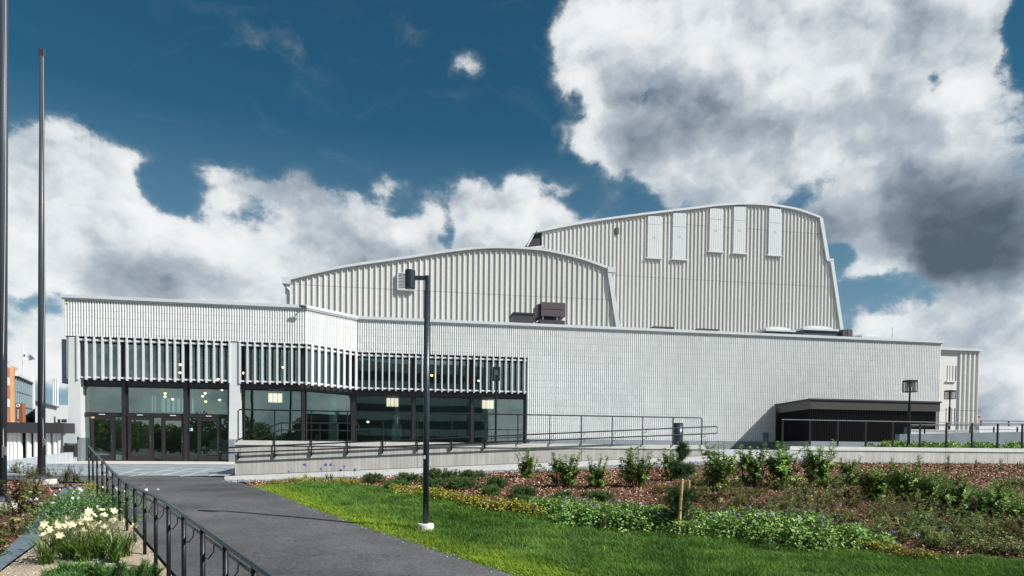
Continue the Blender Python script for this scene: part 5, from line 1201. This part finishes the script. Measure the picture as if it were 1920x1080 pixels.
# small dark conifers by the right wall
S_px = [(1672, 875, 16), (1722, 878, 24), (1778, 880, 24), (1830, 878, 15), (1876, 886, 24), (1912, 882, 16)]
cons = []
lv, st = stemmy(.5, 5, .10, 26, .05, .03, .5, .35); cons.append(make_plant('wall_shrub', lv, 'shrub_leaf', st, 'stem'))
for i, (x, y, h) in enumerate(S_px): inst('con', cons, x, y, h*1.1, .5, f'little dark shrub in front of the right concrete wall, {ORD[i]} from the left', 'shrub', 'little shrubs before the right wall')
# hedge strip behind the right railing
hd = make_plant('hedge_plant', dome(.5, .35, 700, .08, .07), 'geranium_leaf', [], 'stem')
n = 0
for i, x in enumerate(np.arange(1660, 1990, 21)):
    s = FS(x, 834, -7.0)[0]; P = T(s, -7.0+.3*math.sin(i*2.1), 1.66); put(hd, n == 0, P, i*1.3, (1.2, 1.2, 1.25+.3*math.sin(i*1.7)), 'low bright green hedge plant between the right railing and the blue grey wall', 'hedge', 'hedge plants behind the right railing'); n += 1
# purple flowers
ir = []
pts = np.c_[rng.normal(size=(3, 2))*.03, rng.uniform(.5, .60, 3)]
lv = leaf_arrays(np.c_[rng.normal(size=(14, 2))*.03, np.zeros(14)], rnd_dir(14, 2.2), rnd_dir(14), .28, .02)
ir.append(make_plant('iris_stalk', lv, 'strap_leaf', [([np.array([0, 0, 0]), np.array([.01, 0, .3]), np.array([0, 0, .56])], [.006, .005, .004])], 'stem', [('flower', *flowers([p], .075, 8, .4), 'violet_petal') for p in pts]))
for i, (x, y, h) in enumerate([(542, 905, 22), (573, 902, 32), (603, 903, 24), (612, 902, 32), (621, 902, 32), (637, 903, 22), (645, 903, 28), (665, 905, 24)]):
    inst('iris', ir, x, y, h, .6, f'{ORD[i]} violet flower stalk from the left, before the pale kerb at the lawn tip', 'flower', 'violet flower stalks before the kerb')
for i, (x, y, h) in enumerate([(1570, 992, 14), (1582, 1000, 16), (1608, 998, 14), (1622, 1000, 15), (1640, 1016, 16), (1676, 1018, 18), (1720, 1030, 26), (1770, 1012, 16), (1792, 1042, 16), (1698, 1040, 14)]):
    inst('iris', ir, x, y, h*1.2, .6, f'{ORD[i]} small violet flower from the left at the right end of the geranium band', 'flower', 'violet flowers at the right')

# staked young pine
def sapling():
    P = gpos(1274, 1000); y0 = P[1]; top = px_h(P, 1000-838); th = thing('pine_sapling', P, 'young pine tree tied between two wooden stakes at the lawn edge', 'tree')
    m = MB(); m.tube([P+[0, 0, -.05], P+[.02, 0, top*.4], P+[.03, .02, top*.75], P+[.035, .02, top*.95]], [.022, .018, .013, .005], 8); m.build('trunk', 'bark_wood', th)
    out = []
    def tuft(cx, cz, R, H, n, per=46, nl=.10):
        for i in range(n):
            d = rnd_dir(1, .5)[0]; e = np.array([cx, .02, cz])+d*np.array([R, R, H])*rng.uniform(.45, 1.); b = e-(d*np.array([1, 1, .4])+np.array([0, 0, .6]))*.13
            u = rng.random(per); Pp = b+(e-b)*u[:, None]; ax = (e-b)/np.linalg.norm(e-b); out.append(needles(Pp, ax*.9+rnd_dir(per)*.7, nl, .006))
    k = px_h(P, 1)
    tuft(.035, 150*k, 13*k, 20*k, 34); tuft(.03, 118*k, 25*k, 17*k, 55); tuft(.0, 66*k, 33*k, 22*k, 75); tuft(-.02, 42*k, 34*k, 18*k, 55); tuft(0, 22*k, 24*k, 10*k, 14)
    V, F = cat_leaves(out); np_mesh('crown', V, F, 'dark_pine', 3, th)
    def stake(xb, yb, xt, yt, w, label):
        Pb = at_ground(xb, yb); q = atY(xt, yt, Pb[1]); t2 = thing('stake', Pb, label, 'stake'); m = MB(); m.tube([Pb-[0, 0, .1], (Pb+q)/2, q-[0, 0, .02]], [w, w*.95, w*.9], 10); m.build('post', 'stake_wood', t2); m = MB(); m.tube([q-[0, 0, .019], q], [w*.9, w*.7], 10); m.build('tip', 'stake_wood', t2)
        m = MB(); z = Pb[2]+(q[2]-Pb[2])*.45; xx = Pb+(q-Pb)*.45; m.tube([xx+[0, -w, 0], xx+[w, 0, .01], xx+[0, w, 0], xx+[-w, 0, -.01], xx+[0, -w, 0]], .012, 5, False); m.build('tie', 'bark_wood', t2)
    stake(1272, 1004, 1279, 898, .029, 'front light wooden stake of the young pine, leaning slightly')
    stake(1289, 992, 1292, 900, .024, 'rear light wooden stake seen behind the young pine trunk')
sapling()

# left bed: roses, bush, daylilies
roses = []
for i in range(3):
    lv, st = stemmy(.9, 11, .34, 30, .062, .042, .25, .7); roses.append(make_plant('rose_bush', lv, 'rose_leaf', st, 'stem'))
for x, y, h, lb in [(40, 965, 95, 'large rose bush with reddish tips beside the nearer flagpole'), (95, 985, 60, 'spreading low rose bush over the slate edging'), (22, 1010, 75, 'dark rose bush at the left border in front of the nearer flagpole'), (58, 935, 60, 'rose bush with dark red shoots left of the pale flagpole foot'), (62, 905, 40, 'small rose bush behind the farther flagpole'), (92, 908, 40, 'sparse rose bush right of the farther flagpole'), (120, 905, 36, 'yellowish low shrub on the red mulch patch'), (145, 906, 34, 'thin shrub with brown leaves by the far end of the path railing'), (30, 890, 30, 'small shrub under the pale concrete wall at the left'), (-10, 1050, 60, 'rose bush cut by the left border of the picture')]:
    inst('rose', roses, x, y, h, .9, lb, 'shrub', None, 1.15)
bl = dome(.75, .62, 5200, .05, .024, .3, 12); bp = np.c_[rng.normal(size=(26, 2))*.45, rng.uniform(.42, .62, 26)]
bush = make_plant('flowering_bush', bl, 'bush_leaf', [], 'stem', [('flower', *flowers([p], .036, 5), 'white_petal') for p in bp])
P = gpos(160, 985); put(bush, True, P, .3, (1.0, 1.35, 1.0), 'dense fine leaved bush dotted with white flowers behind the daylilies', 'bush')
o = dup(bush); place(o, gpos(172, 950), 1.9, (.8, 1.1, .72)); tag(o, 'farther fine leaved bush with few white flowers next to the railing', 'bush')
lm = make_plant('lime_shrub', dome(.42, .36, 1100, .04, .022), 'lime_leaf', [], 'stem'); put(lm, True, gpos(172, 923), 0, 1., 'yellow green low shrub at the far end of the sand bed by the railing', 'shrub')
def daylily():
    n = 74; C = np.c_[rng.normal(size=(n, 2))*.035, np.zeros(n)]; Vs = []; Fs = []; k = 0
    for i in range(n):
        a = rng.uniform(0, 6.28); L = rng.uniform(.34, .60); sp = rng.uniform(.10, .50); w = rng.uniform(.005, .009); o = np.array([math.cos(a), math.sin(a), 0]); s = np.array([-math.sin(a), math.cos(a), 0])
        us = np.linspace(0, 1, 6); droop = rng.uniform(.05, .50)
        pts = [C[i]+o*sp*u**1.6+np.array([0, 0, L*(u-droop*u**3)]) for u in us]
        for j, p in enumerate(pts): ww = w*(1-us[j]**2.5)+.0006; Vs += [p-s*ww, p+s*ww]
        for j in range(5): q = k+2*j; Fs += [(q, q+1, q+3), (q, q+3, q+2)]
        k += 12
    fl = []; st = []
    for i in range(6):
        a = rng.uniform(0, 6.28); r = rng.uniform(.10, .28); p = np.array([r*math.cos(a), r*math.sin(a), rng.uniform(.36, .60)]); fl.append(p); st.append(([np.array([0, 0, .02]), p*[.45, .45, .55], p-[0, 0, .04]], [.005, .004, .003]))
    th = bpy.data.objects.new('daylily', None); COL.objects.link(th)
    np_mesh('leaves', np.array(Vs), np.array(Fs), 'strap_leaf', 3, th)
    m = MB()
    for q in st: m.tube(q[0], q[1], 5, False)
    m.build('stem', 'stem', th, local=True)
    for p in fl:
        cam_d = np.array([.5, -.7, .6])
        def nz(): v = cam_d+rng.normal(size=3)*.4; return v/np.linalg.norm(v)
        V, F = flowers([p], .070, 6, .55, nz); np_mesh('flower', V, F, 'cream_petal', 3, th)
    return th
for i, (x, y, sc, rz) in enumerate([(90, 1060, 1., 0), (128, 1052, .95, 1), (158, 1055, 1., 2), (186, 1050, 1.05, 3), (214, 1056, 1., 4), (236, 1046, .95, 5), (108, 1040, .95, 2.4), (148, 1036, .95, 3.3), (196, 1034, 1., .7), (175, 1040, .9, 5.5)]):
    o = daylily(); place(o, gpos(x, y), rz, sc*.98); tag(o, (f'{ORD[i]} cream daylily clump from the left in the front row' if i < 6 else f'{["left", "middle left", "right", "middle right"][i-6]} cream daylily clump of the back row, next to the white flowered bush'), 'flower', 'cream daylilies by the railing')
fe = pine_mound(.30, .26, 60, 60, .10)
fth = make_plant('feathery_plant', fe[0], 'feather_leaf', [], 'stem')
for i, (x, y, sc, lb) in enumerate([(150, 1092, 1., 'soft feathery green plant at the lower border under the daylilies'), (195, 1090, .8, 'second feathery green plant at the lower border, nearer the railing'), (262, 1096, .95, 'feathery green plant at the lower border at the foot of the railing'), (115, 1104, .8, 'feathery green plant at the lower border next to the slate edging')]):
    put(fth, i == 0, gpos(x, y), i*1.1, sc, lb, 'plant', 'feathery plants at the lower border')

# ------------------------------------------------------------------ lawn, chips, pebbles
def in_poly(P, poly):
    x, y = P[:, 0], P[:, 1]; r = np.zeros(len(P), bool); q = np.array(poly); j = len(q)-1
    for i in range(len(q)):
        c = ((q[i, 1] > y) != (q[j, 1] > y)); xi = (q[j, 0]-q[i, 0])*(y-q[i, 1])/(q[j, 1]-q[i, 1]+1e-12)+q[i, 0]; r ^= c & (x < xi); j = i
    return r
def seg_dist(P, L):
    L = np.array(L); best = np.full(len(P), 1e9)
    for a, b in zip(L[:-1], L[1:]):
        d = b-a; u = np.clip(((P-a)@d)/(d@d), 0, 1); best = np.minimum(best, np.linalg.norm(P-a-u[:, None]*d, axis=1))
    return best
def vnoise(P, sc, seed):
    r = np.random.default_rng(seed); out = np.zeros(len(P))
    for k in range(5):
        th = r.uniform(0, 6.28); f = sc*r.uniform(.6, 1.7); out += np.sin(P[:, 0]*f*math.cos(th)+P[:, 1]*f*math.sin(th)+r.uniform(0, 6.28))
    return out/5
def lawn():
    poly = list(lawn_R)+[np.array([9., 4.])]+list(bed_F[::-1])
    n = 1700000; P = np.c_[rng.uniform(-9, 15, n), rng.uniform(6.5, 24, n)]
    keep = rng.random(n) < np.clip((8.6/P[:, 1])**1.5, 0, 1)*1.0; P = P[keep]
    u = P[:, 0]/P[:, 1]; P = P[(u < .80) & (P[:, 1] > 7.4)]
    P = P[in_poly(P, poly)]
    de = seg_dist(P, path_R); db = seg_dist(P, bed_F)
    tuft = vnoise(P, 2.6, 1)*.8+vnoise(P, 7.5, 2)*.6+vnoise(P, 17., 12)*.4; n = len(P)
    dry = np.clip(1.25-de/.8+vnoise(P, 2.2, 5)*.45, 0, 1)**1.2; dry = np.maximum(dry, np.clip(vnoise(P, .9, 8)*.9-.35, 0, .55)*np.clip(1-de/3.2, 0, 1))
    h = (.085+.065*np.clip(tuft, -1, 1))*(1-.45*dry)*rng.uniform(.65, 1.25, n); h = np.maximum(h, .03)*np.clip(.35+de/.25, .35, 1)
    w = .0034*(P[:, 1]/8.6)**.8*rng.uniform(.8, 1.25, n)
    a = rng.uniform(0, 6.28, n); Z = ground(P[:, 0], P[:, 1])
    s = np.c_[np.cos(a), np.sin(a), np.zeros(n)]; lean = np.c_[rng.normal(size=(n, 2))*.5+np.c_[np.full(n, -.15)+vnoise(P, 1.5, 3)*.5, vnoise(P, 1.3, 4)*.5], np.zeros(n)]
    B = np.c_[P, Z]; Mid = B+np.c_[np.zeros((n, 2)), h*.6]+lean*h[:, None]*.35; Tip = B+np.c_[np.zeros((n, 2)), h*.95]+lean*h[:, None]*1.05
    V = np.stack([B-s*w[:, None], B+s*w[:, None], Mid+s*w[:, None]*.75, Mid-s*w[:, None]*.75, Tip], 1).reshape(-1, 3); k = np.arange(n)[:, None]*5
    F = np.concatenate([k+[0, 1, 2], k+[0, 2, 3], k+[3, 2, 4]], 0)
    o = np_mesh('grass', V, F, 'grass_blade', 3); at = o.data.attributes.new('dry', 'FLOAT', 'POINT'); at.data.foreach_set('value', np.repeat(dry, 5).astype(np.float32)); o['kind'] = 'stuff'
    print('grass', n)
lawn()
def chips(name, poly, n, box, mat='chip', L=(.025, .07), W=(.007, .018), seed=0, near=9., z=.02):
    P = np.c_[rng.uniform(box[0], box[1], n), rng.uniform(box[2], box[3], n)]; P = P[rng.random(n) < np.clip((near/P[:, 1])**1.1, 0, 1)]; P = P[in_poly(P, poly)]; n = len(P)
    Z = ground(P[:, 0], P[:, 1])+z+rng.uniform(0, .028, n)+.02*vnoise(P, 5, 9); d = rnd_dir(n); d[:, 2] *= .45; k = (P[:, 1]/10.)**.5
    V, F = leaf_arrays(np.c_[P, Z], d, rnd_dir(n, 1.6), rng.uniform(*L, n)*k, rng.uniform(*W, n)*k*1.6, .0)
    o = np_mesh(name, V, F, mat, 3); o['kind'] = 'stuff'; print(name, n)
bedpoly = list(bed_F)+list(bed_B[::-1])
chips('bark_chips', bedpoly, 420000, (-9, 32, 8, 28), near=12.)
chips('bark_chips_by_flagpoles', [np.array([-14., 5.]), np.array([-16., 9.]), np.array([-18., 15.]), np.array([-18., 20.])]+left_mulch_A[::-1], 60000, (-16, -3, 6, 19))
chips('bark_chips_patch', [at_ground(60, 916)[:2], at_ground(119, 916)[:2], at_ground(168, 912)[:2]]+upm[::-1], 40000, (-16, -8, 15, 22), near=14.)
def pebbles(name, poly, n, box, r, near, z=.02, mat='pebble'):
    P = np.c_[rng.uniform(box[0], box[1], n), rng.uniform(box[2], box[3], n)]; P = P[in_poly(P, poly)]; P = P[rng.random(len(P)) < np.clip((near/P[:, 1])**1.2, 0, 1)]; n = len(P)
    oc = np.array([[1, 0, 0], [0, 1, 0], [-1, 0, 0], [0, -1, 0], [0, 0, .7], [0, 0, -.7]], float); fc = np.array([[0, 1, 4], [1, 2, 4], [2, 3, 4], [3, 0, 4], [1, 0, 5], [2, 1, 5], [3, 2, 5], [0, 3, 5]])
    a = rng.uniform(0, 6.28, n); R = rng.uniform(.6, 1.3, n)*r; ca, sa = np.cos(a), np.sin(a); el = rng.uniform(.7, 1.4, (n, 1))
    X = oc[:, 0][None]*el; Y = oc[:, 1][None]/el; VX = (X*ca[:, None]-Y*sa[:, None])*R[:, None]+P[:, :1]; VY = (X*sa[:, None]+Y*ca[:, None])*R[:, None]+P[:, 1:2]; VZ = oc[:, 2][None]*R[:, None]+(ground(P[:, 0], P[:, 1])+z)[:, None]
    V = np.stack([VX, VY, VZ], 2).reshape(-1, 3); F = (np.arange(n)[:, None, None]*6+fc[None]).reshape(-1, 3)
    o = np_mesh(name, V, F, mat, 3); o['kind'] = 'stuff'; print(name, n)
pebbles('gravel', list(gravA)+list(gravB[::-1]), 260000, (-9, 40, 18, 34), .040, 40.)
pebbles('path_edge_grit', [p+np.array([-.10, -.05]) for p in path_R]+[p+np.array([.10, .06]) for p in path_R[::-1]], 60000, (-9, 6, 6, 24), .012, 8., .012)

pebbles('sand_grit', [at_ground(*p)[:2] for p in RE]+[railA-perp*.05, (railA+railB)/2-perp*.05, railB-perp*.05], 90000, (-13, 0, 5, 18), .012, 9., .022, 'sand_grain')
# ------------------------------------------------------------------ what stands behind the camera and shows in the glass
def behind():
    th = thing('office_block', (8, -70, 0), 'pale office block with window bands, seen only as a reflection in the lobby glass', 'building')
    m = MB(); m.box(-2, 34, -82, -70, -1, 19); m.build('walls', 'render_white', th)
    for k in range(5):
        m = MB(); m.box(-1, 33, -69.99, -69.9, 2+k*3.3, 3.7+k*3.3); m.build('window', 'unit_dark', th)
    C = []; 
    for i in range(46):
        x = -75+i*2.4 if i < 31 else 36+(i-31)*3.2; y = rng.uniform(-50, -36); h = rng.uniform(3., 6.2); k = 1500
        d = rnd_dir(k, .2); C.append(np.array([x, y, h*.55])+d*np.array([2.4, 2.4, h*.5])*rng.uniform(.5, 1., (k, 1)))
    C = np.concatenate(C); V, F = leaf_arrays(C, rnd_dir(len(C)), rnd_dir(len(C)), .42, .34); o = np_mesh('wood', V, F, 'shrub_leaf', 3); o['kind'] = 'stuff'
behind()
